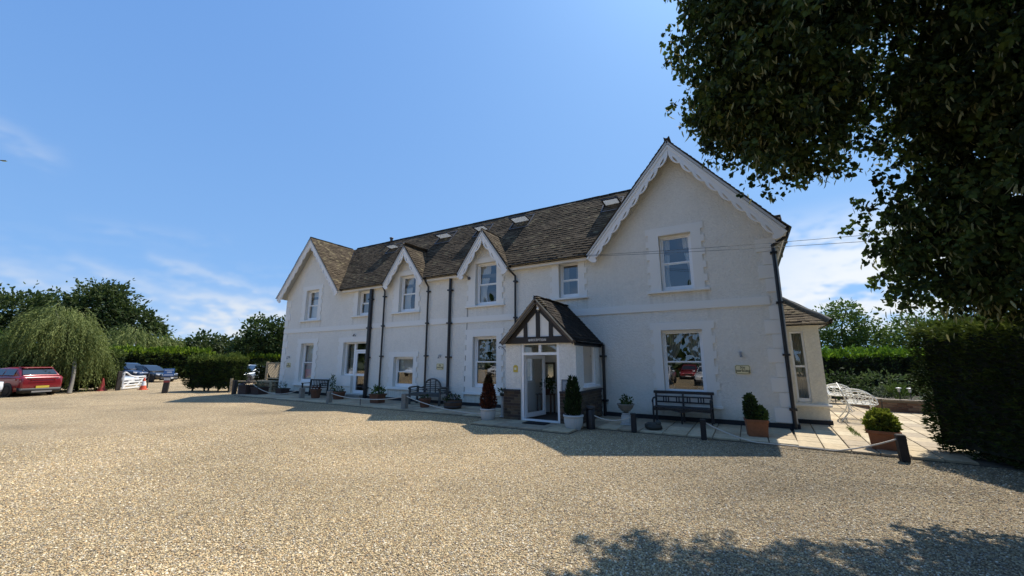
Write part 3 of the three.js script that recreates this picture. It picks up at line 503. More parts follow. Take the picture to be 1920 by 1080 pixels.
// right hand eaves: rafter feet, gutter, small gable over the side
for (let z = 0.12; z > -8.8; z -= 0.42) mesh('rafter_foot', bar([0.86, 4.9, z], [1.08, 4.66, z], 0.05, 0.09), MAT.board, house);
{ const a = R_R; const G = { y0: 4.8, y1: 5.8 }, zc = -2.1, hw = 0.85, L = Math.hypot(1.0, hw), xb = (y) => 1.1 - (y - 4.76) / 1.2024;
  roofSlope(house, [0, 4.8, zc + hw], [1, 0, 0], [0, 1.0, -hw], [[xb(4.8), 0], [1.24, 0], [1.24, L], [xb(5.8), L]]);
  roofSlope(house, [0, 4.8, zc - hw], [-1, 0, 0], [0, 1.0, hw], [[-1.24, 0], [-xb(4.8), 0], [-xb(5.8), L], [-1.24, L]]);
  const t = poly([[-hw + 0.1, 0], [hw - 0.1, 0], [0, 0.85]], 0.1); t.rotateY(Math.PI / 2); t.translate(0.8, 4.78, zc); mesh('side_gable_wall', planarUV(t), MAT.render, house); }
function gutter(x0, x1, y, z) { const g = new THREE.CylinderGeometry(0.06, 0.06, x1 - x0, 8, 1, false, Math.PI / 2, Math.PI); g.rotateZ(Math.PI / 2); g.translate((x0 + x1) / 2, y, z); mesh('gutter', [g, bx(x0, x1, y - 0.0, y + 0.015, z - 0.06, z + 0.06)], MAT.black, house); mesh('fascia', planarUV(bx(x0, x1, y - 0.12, y + 0.02, z - 0.115, z - 0.07)), MAT.board, house); mesh('soffit', bx(x0, x1, y - 0.13, y - 0.121, 0.001, z - 0.07), MAT.board, house); }
gutter(-15.78, -12.98, 4.80, 0.27); gutter(-10.62, -9.02, 4.80, 0.27); gutter(-6.74, -4.0, 4.80, 0.27);
{ const g = new THREE.CylinderGeometry(0.06, 0.06, 9.4, 8, 1, false, Math.PI, Math.PI); g.rotateX(Math.PI / 2); g.translate(1.14, 4.74, -4.3); mesh('gutter', [g, bx(1.08, 1.2, 4.735, 4.75, -9, 0.4)], MAT.black, house); mesh('fascia', planarUV(bx(1.05, 1.078, 4.6, 4.76, -9, 0.33)), MAT.board, house); }
// rainwater pipes
function downpipe(pts, r = 0.04, sq = false) {
  const geos = sq ? pts.slice(0, -1).map((p, i) => bar(p, pts[i + 1], r * 2, r * 1.7)) : pipe(pts, r);
  const m = mesh('downpipe', geos, MAT.black, house);
  const a = pts[pts.length - 2], b = pts[pts.length - 1]; for (let y = b[1] + 0.4; y < a[1] - 0.1; y += 1.25) mesh('pipe_bracket', bx(b[0] - r * 1.8, b[0] + r * 1.8, y, y + 0.05, 0.0, b[2] + r * 1.25), MAT.black, m);
}
downpipe([[-13.88, 4.78, 0.09], [-13.88, 0.05, 0.09]], 0.062, true); downpipe([[-9.47, 4.78, 0.09], [-9.47, 0.05, 0.09]], 0.055);
downpipe([[-13.0, 4.76, 0.26], [-13.0, 4.66, 0.24], [-13.04, 4.5, 0.09], [-13.05, 0.1, 0.09]], 0.036);
downpipe([[-10.62, 4.76, 0.26], [-10.62, 4.68, 0.24], [-10.58, 4.46, 0.09], [-10.58, 0.1, 0.09]], 0.036);
downpipe([[-6.78, 4.76, 0.27], [-6.78, 4.68, 0.25], [-6.62, 4.46, 0.09], [-6.62, 0.1, 0.09]], 0.034);
downpipe([[1.12, 4.7, 0.12], [1.1, 4.6, 0.12], [0.8, 4.42, 0.09], [0.8, 0.06, 0.09]], 0.042);
downpipe([[-3.62, 2.06, 0.12], [-3.64, 0.05, 0.12]], 0.045);
mesh('cable_conduit', [...pipe([[-8.66, 4.62, 0.012], [-8.78, 0.3, 0.012]], 0.009, 5), ...pipe([[-9.0, 4.9, 0.02], [-8.66, 4.62, 0.02]], 0.008, 5)], std([0.2, 0.2, 0.2], 0.8), house);
mesh('bell_box', lathe([[0, -0.06], [0.05, -0.05], [0.06, 0], [0.04, 0.05], [0, 0.055]], 12), std([0.08, 0.08, 0.09], 0.5), house).position.set(-8.62, 4.6, 0.06);
// roof lights, propped open on their centre pivot
for (const [x, y, w, h, ang] of [[-3.62, 7.02, 0.62, 0.8, 0.98], [-7.33, 7.08, 0.78, 0.86, 0.98], [-11.25, 7.05, 0.78, 0.8, 0.96], [-14.5, 7.03, 0.68, 0.76, 0.98], [-9.2, 7.02, 0.62, 0.8, 0.98]]) {
  const v = V3(0, MY, -MZ).normalize(), n = V3(1, 0, 0).cross(v), base = new THREE.Matrix4().makeBasis(V3(1, 0, 0), v, n).setPosition(x, y, zMain(y));
  const f = mesh('roof_light', [bx(-w / 2 - 0.05, -w / 2, -h / 2, h / 2, -0.03, 0.07), bx(w / 2, w / 2 + 0.05, -h / 2, h / 2, -0.03, 0.07), bx(-w / 2 - 0.05, w / 2 + 0.05, -h / 2 - 0.06, -h / 2, -0.03, 0.065), bx(-w / 2 - 0.05, w / 2 + 0.05, h / 2, h / 2 + 0.05, -0.03, 0.065)], MAT.lead, house);
  f.applyMatrix4(base);
  const sash = mesh('sash', [bx(-w / 2 + 0.005, -w / 2 + 0.06, -h / 2, h / 2, 0, 0.04), bx(w / 2 - 0.06, w / 2 - 0.005, -h / 2, h / 2, 0, 0.04), bx(-w / 2 + 0.06, w / 2 - 0.06, -h / 2, -h / 2 + 0.06, 0, 0.04), bx(-w / 2 + 0.06, w / 2 - 0.06, h / 2 - 0.06, h / 2, 0, 0.04)], MAT.lead, f); sash.position.z = 0.06; sash.rotation.x = -ang;
  const glass = mesh('pane', bx(-w / 2 + 0.06, w / 2 - 0.06, -h / 2 + 0.06, h / 2 - 0.06, 0.012, 0.018), MAT.palePane, f); glass.position.z = 0.06; glass.rotation.x = -ang;
  mesh('opening', bx(-w / 2 + 0.002, w / 2 - 0.002, -h / 2 + 0.002, h / 2 - 0.002, -0.02, 0.032), MAT.floor, f);
}
// ---------------------------------------------------------------- porch
const brickMats = [[0.12, 0.085, 0.055], [0.15, 0.10, 0.06], [0.085, 0.06, 0.045], [0.18, 0.13, 0.08], [0.10, 0.065, 0.05]].map((c) => std(c, 0.9, { map: mottled, bumpMap: grain, bumpScale: 0.005 }));
const mortar = std([0.16, 0.14, 0.115], 1, { bumpMap: grain, bumpScale: 0.004 });
function brickWall(parent, a, b, y0, y1, t = 0.1, mats = brickMats) {     // from a to b in plan, outer face on the left of a -> b; every brick a mesh
  const A = V3(a[0], 0, a[1]), B = V3(b[0], 0, b[1]), d = B.clone().sub(A), L = d.length(), g = new THREE.Group(); d.normalize(); const ang = Math.atan2(-d.z, d.x);
  const core = bx(0, L, y0, y1, 0.012, t); const cm = core.applyMatrix4(new THREE.Matrix4().makeRotationY(ang).setPosition(A.x, 0, A.z)); mesh('brick_backing', planarUV(cm), mortar, parent);
  const W = 0.215, H = 0.065, J = 0.01, full = chamferBox(W, H, 0.05, 0.004), cache = new Map([[W, full]]);
  const z = 0.02;
  for (let y = y0 + 0.004, r = 0; y + H <= y1 + 0.004; y += H + J, r++) for (let x = r % 2 ? -(W + J) / 2 : 0; x < L - 0.01; x += W + J) {
    const s = Math.max(0.004, x), e = Math.min(L - 0.004, x + W); if (e - s < 0.04) continue; const w = Math.round((e - s) * 1000) / 1000;
    if (!cache.has(w)) cache.set(w, chamferBox(w, H, 0.05, 0.004));
    const m = mesh('brick', cache.get(w), mats[Math.floor(rnd() * mats.length)], parent); const c = V3((s + e) / 2, y, z + rr(-0.002, 0.004)).applyMatrix4(new THREE.Matrix4().makeRotationY(ang)); m.position.set(A.x + c.x, c.y, A.z + c.z); m.rotation.y = ang;
  }
}
const PX0 = -5.82, PX1 = -3.74, PZ = 2.0, DX0 = -5.335, DX1 = -4.2;
{
  const wall = [];
  const f = poly([[PX0, 0.02], [DX0, 0.02], [DX0, 2.1], [DX1, 2.1], [DX1, 0.02], [PX1, 0.02], [PX1, 2.16], [PX0, 2.16]], 0.1); f.translate(0, 0, PZ - 0.1); wall.push(planarUV(f));
  for (const x of [PX0, PX1 - 0.1]) { const s = poly(rect(0.0, PZ - 0.101, 0.02, 2.16), 0.1, [rect(0.52, 1.5, 0.94, 2.06)]); s.rotateY(-Math.PI / 2); s.translate(x + 0.1, 0, 0); wall.push(planarUV(s)); }
  mesh('porch_wall', wall, MAT.render, house);
  mesh('porch_lining', [planarUV(bx(PX0 + 0.1, PX1 - 0.1, 2.1, 2.13, 0.02, PZ - 0.1)), planarUV(bx(PX0 + 0.101, PX1 - 0.101, 0.03, 2.09, 0.003, 0.012)), bx(PX0 + 0.101, PX0 + 0.112, 0.03, 0.93, 0.013, PZ - 0.102)], MAT.hall, house);
  mesh('porch_floor', planarUV(bx(PX0 + 0.1, PX1 - 0.1, 0.0, 0.028, 0.0, PZ - 0.1)), MAT.floor, house);
  brickWall(house, [PX0 - 0.04, PZ - 0.004], [DX0 - 0.005, PZ - 0.004], 0.03, 0.78, 0.03);
  brickWall(house, [DX1 + 0.005, PZ - 0.004], [PX1 + 0.04, PZ - 0.004], 0.03, 0.78, 0.03);
  brickWall(house, [PX1 - 0.004, PZ - 0.008], [PX1 - 0.004, 0.16], 0.03, 0.78, 0.03);
  brickWall(house, [PX0 + 0.004, 0.04], [PX0 + 0.004, PZ - 0.008], 0.03, 0.78, 0.03);
  const capM = std([0.045, 0.04, 0.04], 0.8, { bumpMap: grain, bumpScale: 0.005 });
  const cap = (x0, x1, z0, z1, alongX) => { const n = Math.round((alongX ? x1 - x0 : z1 - z0) / 0.11); for (let i = 0; i < n; i++) { const w = (alongX ? x1 - x0 : x1 - x0) / (alongX ? n : 1) - (alongX ? 0.006 : 0), d = (alongX ? z1 - z0 : (z1 - z0) / n - 0.006); const m = mesh('capping_brick', chamferBox(w, 0.05, d, 0.008), capM, house); m.position.set(alongX ? x0 + (i + 0.5) * (x1 - x0) / n : (x0 + x1) / 2, 0.782, alongX ? (z0 + z1) / 2 : z0 + (i + 0.5) * (z1 - z0) / n); } };
  cap(PX0 - 0.06, DX0 - 0.01, PZ + 0.002, PZ + 0.075, true); cap(DX1 + 0.01, PX1 + 0.06, PZ + 0.002, PZ + 0.075, true); cap(PX1 + 0.002, PX1 + 0.075, 0.16, PZ - 0.002, false);
  // doorway
  const dz = PZ - 0.02;
  const fr = mesh('entrance_door', [bx(DX0 + 0.002, DX0 + 0.075, 0.03, 2.095, dz - 0.08, dz), bx(DX1 - 0.075, DX1 - 0.002, 0.03, 2.095, dz - 0.08, dz), bx(DX0 + 0.075, DX1 - 0.075, 2.02, 2.095, dz - 0.08, dz), bx(DX0 + 0.075, DX1 - 0.075, 1.745, 1.815, dz - 0.08, dz), bx((DX0 + DX1) / 2 - 0.035, (DX0 + DX1) / 2 + 0.035, 1.815, 2.02, dz - 0.08, dz), bx(DX0 + 0.075, DX1 - 0.075, 0.03, 0.085, dz - 0.08, dz + 0.02)], MAT.upvc, house);
  const mid = (DX0 + DX1) / 2; for (const [a, b] of [[DX0 + 0.075, mid - 0.035], [mid + 0.035, DX1 - 0.075]]) AT(mesh('pane', new THREE.PlaneGeometry(b - a, 0.205), MAT.glass, fr), (a + b) / 2, 1.917, dz - 0.04);
  const leaf = mesh('door_leaf', [bx(0.0, 0.085, 0, 1.65, -0.05, 0), bx(0.865, 0.95, 0, 1.65, -0.05, 0), bx(0.085, 0.865, 1.56, 1.65, -0.05, 0), bx(0.085, 0.865, 0, 0.12, -0.05, 0)], MAT.upvc, fr);
  leaf.position.set(DX0 + 0.085, 0.09, dz - 0.08); leaf.rotation.y = 1.42;
  const lp = mesh('door_pane', new THREE.PlaneGeometry(0.78, 1.44), MAT.glass, fr); lp.geometry = lp.geometry.clone(); lp.geometry.translate(0.475, 0.84, -0.025); lp.position.copy(leaf.position); lp.rotation.copy(leaf.rotation);
  const lh = mesh('door_handle', [bx(0.89, 0.925, 0.75, 0.98, 0.001, 0.012), bx(0.79, 0.91, 0.88, 0.9, 0.035, 0.05), bx(0.895, 0.915, 0.88, 0.9, 0.012, 0.04)], std([0.3, 0.3, 0.32], 0.3, { metalness: 0.8 }), fr); lh.position.copy(leaf.position); lh.rotation.copy(leaf.rotation);
  // side windows
  for (const x of [PX0 + 0.05, PX1 - 0.05]) {
    const w = mesh('porch_window', [bx(x - 0.035, x + 0.035, 0.942, 1.0, 0.522, 1.498), bx(x - 0.035, x + 0.035, 2.0, 2.058, 0.522, 1.498), bx(x - 0.035, x + 0.035, 1.0, 2.0, 0.522, 0.585), bx(x - 0.035, x + 0.035, 1.0, 2.0, 1.435, 1.498)], MAT.upvc, house);
    const p = new THREE.PlaneGeometry(0.85, 1.0); p.rotateY(Math.PI / 2); AT(mesh('pane', p, MAT.glass, w), x, 1.5, 1.01);
    mesh('window_sill', chamferBox(0.14, 0.05, 1.1, 0.008), MAT.upvc, w).position.set(x > -4.5 ? PX1 + 0.03 : PX0 - 0.03, 0.89, 1.01);
  }
  // roof and timber gable
  const G = { cx: (PX0 + PX1) / 2, hw: 1.07, y0: 2.1, y1: 3.24 }, dark = { cols: [[0.03, 0.026, 0.022], [0.055, 0.045, 0.036]], patch: [0.10, 0.075, 0.05], patchAmt: 0.1, gauge: 0.115, width: 0.17 };
  const len = Math.hypot(G.hw, G.y1 - G.y0);
  for (const s of [1, -1]) { const pts = [[s * (PZ + 0.2), 0], [s * (PZ + 0.2), len], [s * 0.01, len], [s * 0.01, 0]]; roofSlope(house, [G.cx - s * G.hw, G.y0, 0], [0, 0, s], [s * G.hw, G.y1 - G.y0, 0], s < 0 ? pts.reverse() : pts, dark); }
  const pm = std([0.05, 0.045, 0.042], 0.85); ridgeRun([G.cx, G.y1 + 0.02, PZ + 0.2], [G.cx, G.y1 + 0.02, 0.05], pm, 0.06, 0.3);
  const vm = std([0.42, 0.37, 0.28], 0.9, { map: mottled });              // pale mortar bedding along the front verge
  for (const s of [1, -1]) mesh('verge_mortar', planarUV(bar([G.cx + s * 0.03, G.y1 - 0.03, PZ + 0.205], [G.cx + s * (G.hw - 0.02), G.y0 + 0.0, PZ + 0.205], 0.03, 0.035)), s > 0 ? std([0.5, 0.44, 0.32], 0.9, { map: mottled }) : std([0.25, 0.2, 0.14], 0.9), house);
  for (let k = 0; k < 5; k++) mesh('lifted_tile', chamferBox(0.1, 0.014, 0.14, 0.003), vm, house).position.set(G.cx + 0.06 + k * 0.055, G.y1 + 0.015 - k * 0.06, PZ + 0.16);
  const gz = PZ + 0.002, tri = poly([[G.cx - G.hw + 0.09, 2.15], [G.cx + G.hw - 0.09, 2.15], [G.cx, G.y1 - 0.1]], 0.03); tri.translate(0, 0, gz); mesh('gable_infill', planarUV(tri), MAT.trim, house);
  const tz = gz + 0.03, T = (pts) => { const g = poly(pts, 0.035, [], 0.004); g.translate(0, 0, tz); mesh('timber', planarUV(g), MAT.timber, house); };
  const sl = (G.y1 - G.y0) / G.hw, inner = (x) => G.y1 - 0.29 - sl * Math.abs(x - G.cx), w = 0.085;
  T([[G.cx - G.hw + 0.02, 2.055], [G.cx + G.hw - 0.02, 2.055], [G.cx + G.hw - 0.02, 2.1], [G.cx + G.hw - 0.16, 2.225], [G.cx - G.hw + 0.16, 2.225], [G.cx - G.hw + 0.02, 2.1]]);
  T([[G.cx - w / 2 - 0.01, 2.23], [G.cx + w / 2 + 0.01, 2.23], [G.cx + w / 2 + 0.01, inner(G.cx + w / 2)], [G.cx - w / 2 - 0.01, inner(G.cx - w / 2)]]);
  for (const s of [1, -1]) {
    const a = G.cx + s * 0.33, b = G.cx + s * 0.43; T([[a, 2.23], [b, 2.23], [b, inner(b)], [a, inner(a)]]);
    const P = [[G.cx, G.y1 - 0.075], [G.cx + s * (G.hw - 0.17), 2.23 + 0.005], [G.cx + s * (G.hw - 0.37), 2.23 + 0.005], [G.cx, G.y1 - 0.29]]; T(s > 0 ? P : P.reverse());
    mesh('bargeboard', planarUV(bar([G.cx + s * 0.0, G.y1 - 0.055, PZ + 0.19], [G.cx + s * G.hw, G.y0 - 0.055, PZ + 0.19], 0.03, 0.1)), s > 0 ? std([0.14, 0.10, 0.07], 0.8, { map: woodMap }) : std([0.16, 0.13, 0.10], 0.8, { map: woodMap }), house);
  }
  for (const x of [PX1 + 0.06]) { const g = new THREE.CylinderGeometry(0.05, 0.05, 2.15, 8, 1, false, Math.PI, Math.PI); g.rotateX(Math.PI / 2); g.translate(x + 0.03, 2.08, 1.1); mesh('gutter', [g, bx(x - 0.02, x + 0.08, 2.075, 2.09, 0.03, 2.15)], MAT.black, house); }
  mesh('eaves_board', planarUV(bx(PX1 + 0.002, PX1 + 0.03, 1.98, 2.1, 0.02, PZ + 0.1)), MAT.timber, house);
}
const font = await new FontLoader().loadAsync('fonts/droid/droid_sans_bold.typeface.json'), serif = await new FontLoader().loadAsync('fonts/droid/droid_serif_bold.typeface.json');
function letters(t, f, size, depth = 0.006) { const g = new TextGeometry(t, { font: f, size, depth, curveSegments: 4 }); g.computeBoundingBox(); g.translate(-(g.boundingBox.max.x + g.boundingBox.min.x) / 2, 0, 0); return g; }
{ const t = mesh('reception_lettering', letters('RECEPTION', font, 0.062), std([0.62, 0.6, 0.55], 0.5), scene); t.position.set(-4.76, 2.112, PZ + 0.073); tag(t, 'small white RECEPTION lettering on the black beam over the open entrance', 'lettering'); 
  const e = mesh('house_name_emblem', [lathe([[0, 0], [0.035, 0], [0.035, 0.008], [0, 0.01]], 12).rotateX(Math.PI / 2)], std([0.4, 0.4, 0.38], 0.5), scene); e.position.set(-5.03, 2.138, PZ + 0.073); tag(e, 'small round pale badge left of the RECEPTION lettering on the beam', 'badge'); }
{ const t = thing('security_light', 'small white security light under the peak of the porch gable', 'light', [-4.73, 2.98, PZ + 0.075]);
  mesh('base_plate', chamferBox(0.13, 0.035, 0.03, 0.006), MAT.upvc, t).position.set(0, 0.06, 0.012); const h = mesh('lamp_head', lathe([[0, -0.05], [0.04, -0.04], [0.045, 0], [0.03, 0.05], [0, 0.055]], 12), MAT.upvc, t); h.position.set(0.0, 0.0, 0.045); h.rotation.x = -0.4; }
{ const t = thing('door_lantern', 'small dark swan neck light above the glazed side door', 'light', [-14.84, 2.66, 0.01]); mesh('stem', tube([[0, 0, 0], [0, 0.07, 0.05], [0.02, 0.09, 0.11], [0.03, 0.03, 0.13]], 0.012), MAT.black, t); mesh('shade', lathe([[0.015, 0.03], [0.05, -0.03], [0.045, -0.03], [0.01, 0.02]], 12), MAT.lead, t).position.set(0.03, 0.02, 0.13); }
// no parking boards, each with a small downlight above
function noParking(x, y, label, llabel) {
  const t = thing('no_parking_sign', label, 'sign', [x, y, 0.004]); const w = 0.165, h = 0.112, c = 0.018;
  const o = (w, h, c) => [[-w, -h + c], [-w + c, -h + c], [-w + c, -h], [w - c, -h], [w - c, -h + c], [w, -h + c], [w, h - c], [w - c, h - c], [w - c, h], [-w + c, h], [-w + c, h - c], [-w, h - c]];
  mesh('board', poly(o(w, h, c), 0.014, [], 0.002), MAT.cream, t);
  const b = poly(o(w - 0.012, h - 0.012, c), 0.002, [o(w - 0.019, h - 0.019, c * 0.9)]); b.translate(0, 0, 0.017); mesh('border', b, MAT.black, t);
  const l = [letters('No', serif, 0.058, 0.003), letters('parking', serif, 0.058, 0.003)]; l[0].translate(0, 0.022, 0.0175); l[1].translate(0, -0.055, 0.0175); mesh('lettering', l, MAT.black, t);
  const k = thing('sign_downlight', llabel, 'light', [x - 0.01, y + 0.36, 0.004], 0, 'downlights above the no parking signs');
  mesh('back_box', chamferBox(0.07, 0.1, 0.04, 0.006), std([0.45, 0.44, 0.42], 0.5), k).position.set(0, -0.02, 0.02); mesh('arm', tube([[0, 0.05, 0.03], [0, 0.06, 0.09], [0.01, 0.0, 0.12]], 0.011), std([0.3, 0.3, 0.3], 0.5), k); mesh('shade', lathe([[0.015, 0.0], [0.04, -0.06], [0.035, -0.06], [0.01, -0.01]], 12), std([0.25, 0.25, 0.25], 0.5), k).position.set(0.01, 0.0, 0.12);
}
noParking(-0.13, 1.38, 'cream No parking sign right of the large curtained window, near the corner', 'small grey downlight above the sign on the right hand gable wall');
noParking(-9.92, 1.38, 'cream No parking sign above the round backed bench', 'small grey downlight above the sign over the round backed bench');
noParking(-19.75, 1.38, 'cream No parking sign by the far left corner of the building', 'small grey downlight by the far left corner of the building');
{ const t = thing('yellow_notice', 'small yellow house shaped notice on the porch wall left of the door', 'notice', [-5.5, 1.38, PZ + 0.004]); mesh('board', poly([[-0.07, -0.09], [0.07, -0.09], [0.07, 0.06], [0.03, 0.1], [-0.03, 0.1], [-0.07, 0.06]], 0.008), std([0.55, 0.42, 0.06], 0.5), t); const p = poly(rect(-0.035, 0.03, -0.03, 0.03), 0.003); p.translate(0, 0, 0.009); mesh('printed_panel', p, std([0.7, 0.66, 0.5], 0.5), t); }
{ const t = thing('information_plaque', 'grey blue framed plaque standing on the brick ledge right of the entrance', 'plaque', [-4.05, 0.835, PZ + 0.02]); t.rotation.x = -0.06; mesh('frame', poly(rect(-0.09, 0.09, 0, 0.29), 0.015, [rect(-0.075, 0.075, 0.015, 0.275)]), std([0.05, 0.06, 0.07], 0.5), t); mesh('panel', poly(rect(-0.075, 0.075, 0.015, 0.275), 0.008), std([0.16, 0.21, 0.26], 0.4), t); const l = []; for (let i = 0; i < 7; i++) { const b = poly(rect(-0.055, rr(0.0, 0.055), 0.05 + i * 0.028, 0.06 + i * 0.028), 0.002); b.translate(0, 0, 0.009); l.push(b); } mesh('printed_lines', l, std([0.45, 0.5, 0.52], 0.5), t); }
{ const t = thing('wrought_iron_bracket', 'black scrolled iron hanging bracket on the left edge of the porch', 'bracket', [PX0 - 0.02, 1.9, PZ - 0.1]); mesh('back_plate', bx(-0.012, 0.012, -0.28, 0.14, -0.015, 0.015), MAT.black, t); mesh('arm', [tube([[-0.01, 0.08, 0], [-0.2, 0.08, 0], [-0.26, 0.1, 0], [-0.28, 0.06, 0], [-0.25, 0.045, 0]], 0.009), tube([[-0.01, -0.2, 0], [-0.06, -0.02, 0], [-0.15, 0.07, 0]], 0.008)], MAT.black, t); }
{ const t = thing('hall_mirror', 'framed mirror on the inner wall seen through the open door', 'mirror', [-5.42, 1.28, 0.014]); mesh('frame', poly(rect(-0.2, 0.2, -0.26, 0.26), 0.03, [rect(-0.15, 0.15, -0.21, 0.21)], 0.004), std([0.05, 0.035, 0.02], 0.5), t); mesh('glass', poly(rect(-0.15, 0.15, -0.21, 0.21), 0.01), std([0.5, 0.5, 0.5], 0.08, { metalness: 0.9 }), t); }
{ const t = thing('console_table', 'small brown console table in the corner inside the open door', 'table', [-5.42, 0.028, 0.3]); mesh('tabletop', chamferBox(0.52, 0.03, 0.34, 0.005), std([0.20, 0.11, 0.06], 0.6, { map: woodMap }), t).position.y = 0.55; for (const x of [-0.22, 0.22]) for (const z of [-0.13, 0.13]) mesh('leg', bx(x - 0.02, x + 0.02, 0, 0.55, z - 0.02, z + 0.02), std([0.12, 0.065, 0.04], 0.6), t);
  const p = thing('house_plant', 'dark leafy pot plant on the console table inside the doorway', 'plant', [-5.36, 0.61, 0.3]); mesh('pot', lathe([[0, 0], [0.07, 0], [0.09, 0.13], [0.08, 0.13], [0.07, 0.11], [0, 0.11]], 14), std([0.14, 0.06, 0.04], 0.6), p); const c = new Cloud(); blob(c, [0, 0.28, 0], [0.2, 0.2, 0.18], 130, 0.1, { shell: 0.1, lump: 0.5 }); c.build('foliage', LEAF.oval, leafMat, p); }
{ const t = thing('door_mat', 'black ribbed doormat on the flags before the entrance', 'doormat', [-4.72, 0.049, 2.33]); mesh('mat', chamferBox(0.62, 0.018, 0.36, 0.004), std([0.012, 0.012, 0.012], 1), t); const r = []; for (let i = 0; i < 14; i++) r.push(bx(-0.29 + i * 0.043, -0.27 + i * 0.043, 0.018, 0.023, -0.16, 0.16)); mesh('ribs', r, std([0.02, 0.02, 0.02], 1), t); }

// ---------------------------------------------------------------- bay window on the right
{
  const X1 = 1.62, Z0 = -1.1, Z1 = -4.2, H = 2.56, wz = (g) => { g.translate(0, 0, Z0 - 0.2); return planarUV(g); };
  const cream = std([1, 0.97, 0.88], 0.85, { map: stuccoMap, bumpMap: stuccoBump, bumpScale: 0.006 });
  const s = poly(rect(-Z0 + 0.001, -Z1, 0, H), 0.2, [rect(1.55, 2.35, 0.56, 2.3), rect(2.75, 3.75, 0.56, 2.3)]); s.rotateY(Math.PI / 2); s.translate(X1 - 0.2, 0, 0);
  mesh('bay_wall', [wz(poly([[0.872, 0], [X1, 0], [X1, H], [0.872, H]], 0.2, [rect(1.0, 1.3, 0.57, 2.36)])), planarUV(bx(0.872, X1 - 0.001, 0, H, Z1 - 0.2, Z1 - 0.001)), planarUV(s)], cream, house);
  mesh('bay_plinth', [planarUV(bx(0.91, X1 + 0.035, 0, 0.15, Z0, Z0 + 0.035)), planarUV(bx(X1, X1 + 0.035, 0, 0.15, Z1 - 0.2, Z0 - 0.001))], MAT.plinth, house);
  mesh('window_sill', chamferBox(0.82, 0.06, 0.1, 0.01), MAT.trim, house).position.set(1.27, 0.47, Z0 + 0.04);
  const w = mesh('window', [bx(1.002, 1.045, 0.575, 2.355, Z0 - 0.14, Z0 - 0.06), bx(1.255, 1.298, 0.575, 2.355, Z0 - 0.14, Z0 - 0.06), bx(1.045, 1.255, 2.3, 2.355, Z0 - 0.14, Z0 - 0.06), bx(1.045, 1.255, 0.575, 0.66, Z0 - 0.14, Z0 - 0.04), bx(1.045, 1.255, 1.43, 1.48, Z0 - 0.14, Z0 - 0.05)], MAT.upvc, house);
  for (const [a, b] of [[0.66, 1.43], [1.48, 2.3]]) AT(mesh('pane', new THREE.PlaneGeometry(0.21, b - a), MAT.glass, w), 1.15, (a + b) / 2, Z0 - 0.1);
  mesh('curtain', drape(1.0, 1.32, 0.6, 2.34, Z0 - 0.28, { folds: 5 }), MAT.dimCurtain, w);
  for (const [a, b] of [[1.55, 2.35], [2.75, 3.75]]) { const g = new THREE.PlaneGeometry(b - a, 1.74); g.rotateY(Math.PI / 2); AT(mesh('pane', g, MAT.glass, w), X1 - 0.1, 1.43, -(a + b) / 2); }
  for (let i = 0, y = 0.62; y < 2.3; y += 0.42, i++) mesh('quoin', chamferBox(0.1, 0.2, 0.014, 0.004), cream, house).position.set(1.5, y, Z0 + 0.004);
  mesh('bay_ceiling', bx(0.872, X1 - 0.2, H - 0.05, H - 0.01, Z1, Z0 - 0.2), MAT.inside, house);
  const L = Math.hypot(0.82, 0.98), warm = { cols: [[0.14, 0.11, 0.08], [0.22, 0.175, 0.12]], patch: [0.28, 0.23, 0.15], patchAmt: 0.4, gauge: 0.11, width: 0.16 };
  roofSlope(house, [0, H - 0.02, Z0 + 0.16], [1, 0, 0], [0, 0.82, -0.98], [[0.872, 0], [1.84, 0], [0.88, L]], warm);
  roofSlope(house, [1.84, H - 0.02, Z0 + 0.16], [0, 0, -1], [-0.98, 0.82, 0], [[0, 0], [3.5, 0], [3.5, L], [0.98, L]], warm);
  mesh('hip_roll', limb([[1.87, H - 0.0, Z0 + 0.18], [1.36, H + 0.42, Z0 - 0.33], [0.87, H + 0.83, Z0 - 0.82]], 0.075, 0.075), std([0.16, 0.16, 0.15], 0.8, { map: mottled }), house);
  const fl = new THREE.Shape(); mesh('lead_flashing', bar([0.885, H + 0.05, Z0 + 0.14], [0.885, H + 0.85, Z0 - 0.8], 0.02, 0.12), std([0.72, 0.72, 0.7], 0.5), house);
  const gt = new THREE.CylinderGeometry(0.05, 0.05, 0.98, 8, 1, false, Math.PI / 2, Math.PI); gt.rotateZ(Math.PI / 2); gt.translate(1.36, H - 0.03, Z0 + 0.18); mesh('gutter', [gt], MAT.black, house);
  mesh('soffit', bx(0.875, 1.82, H - 0.04, H - 0.03, Z0 + 0.001, Z0 + 0.15), MAT.board, house);
}
// overhead cables
for (const [A, B, lab] of [[V3(-3.95, 4.74, 0.44), V3(8.4, 3.3, 3.74), 'upper thin black cable crossing in front of the right hand gable'], [V3(-3.9, 4.71, 0.44), V3(8.4, 3.08, 3.74), 'lower thin black cable crossing in front of the right hand gable']]) {
  const pts = []; for (let i = 0; i <= 16; i++) { const t = i / 16, q = A.clone().lerp(B, t); q.y -= 0.12 * 4 * t * (1 - t); pts.push(q.toArray()); }
  tag(mesh('overhead_cable', tube(pts, 0.005, 48, 5), std([0.06, 0.06, 0.06], 0.7), scene), lab, 'cable');
}

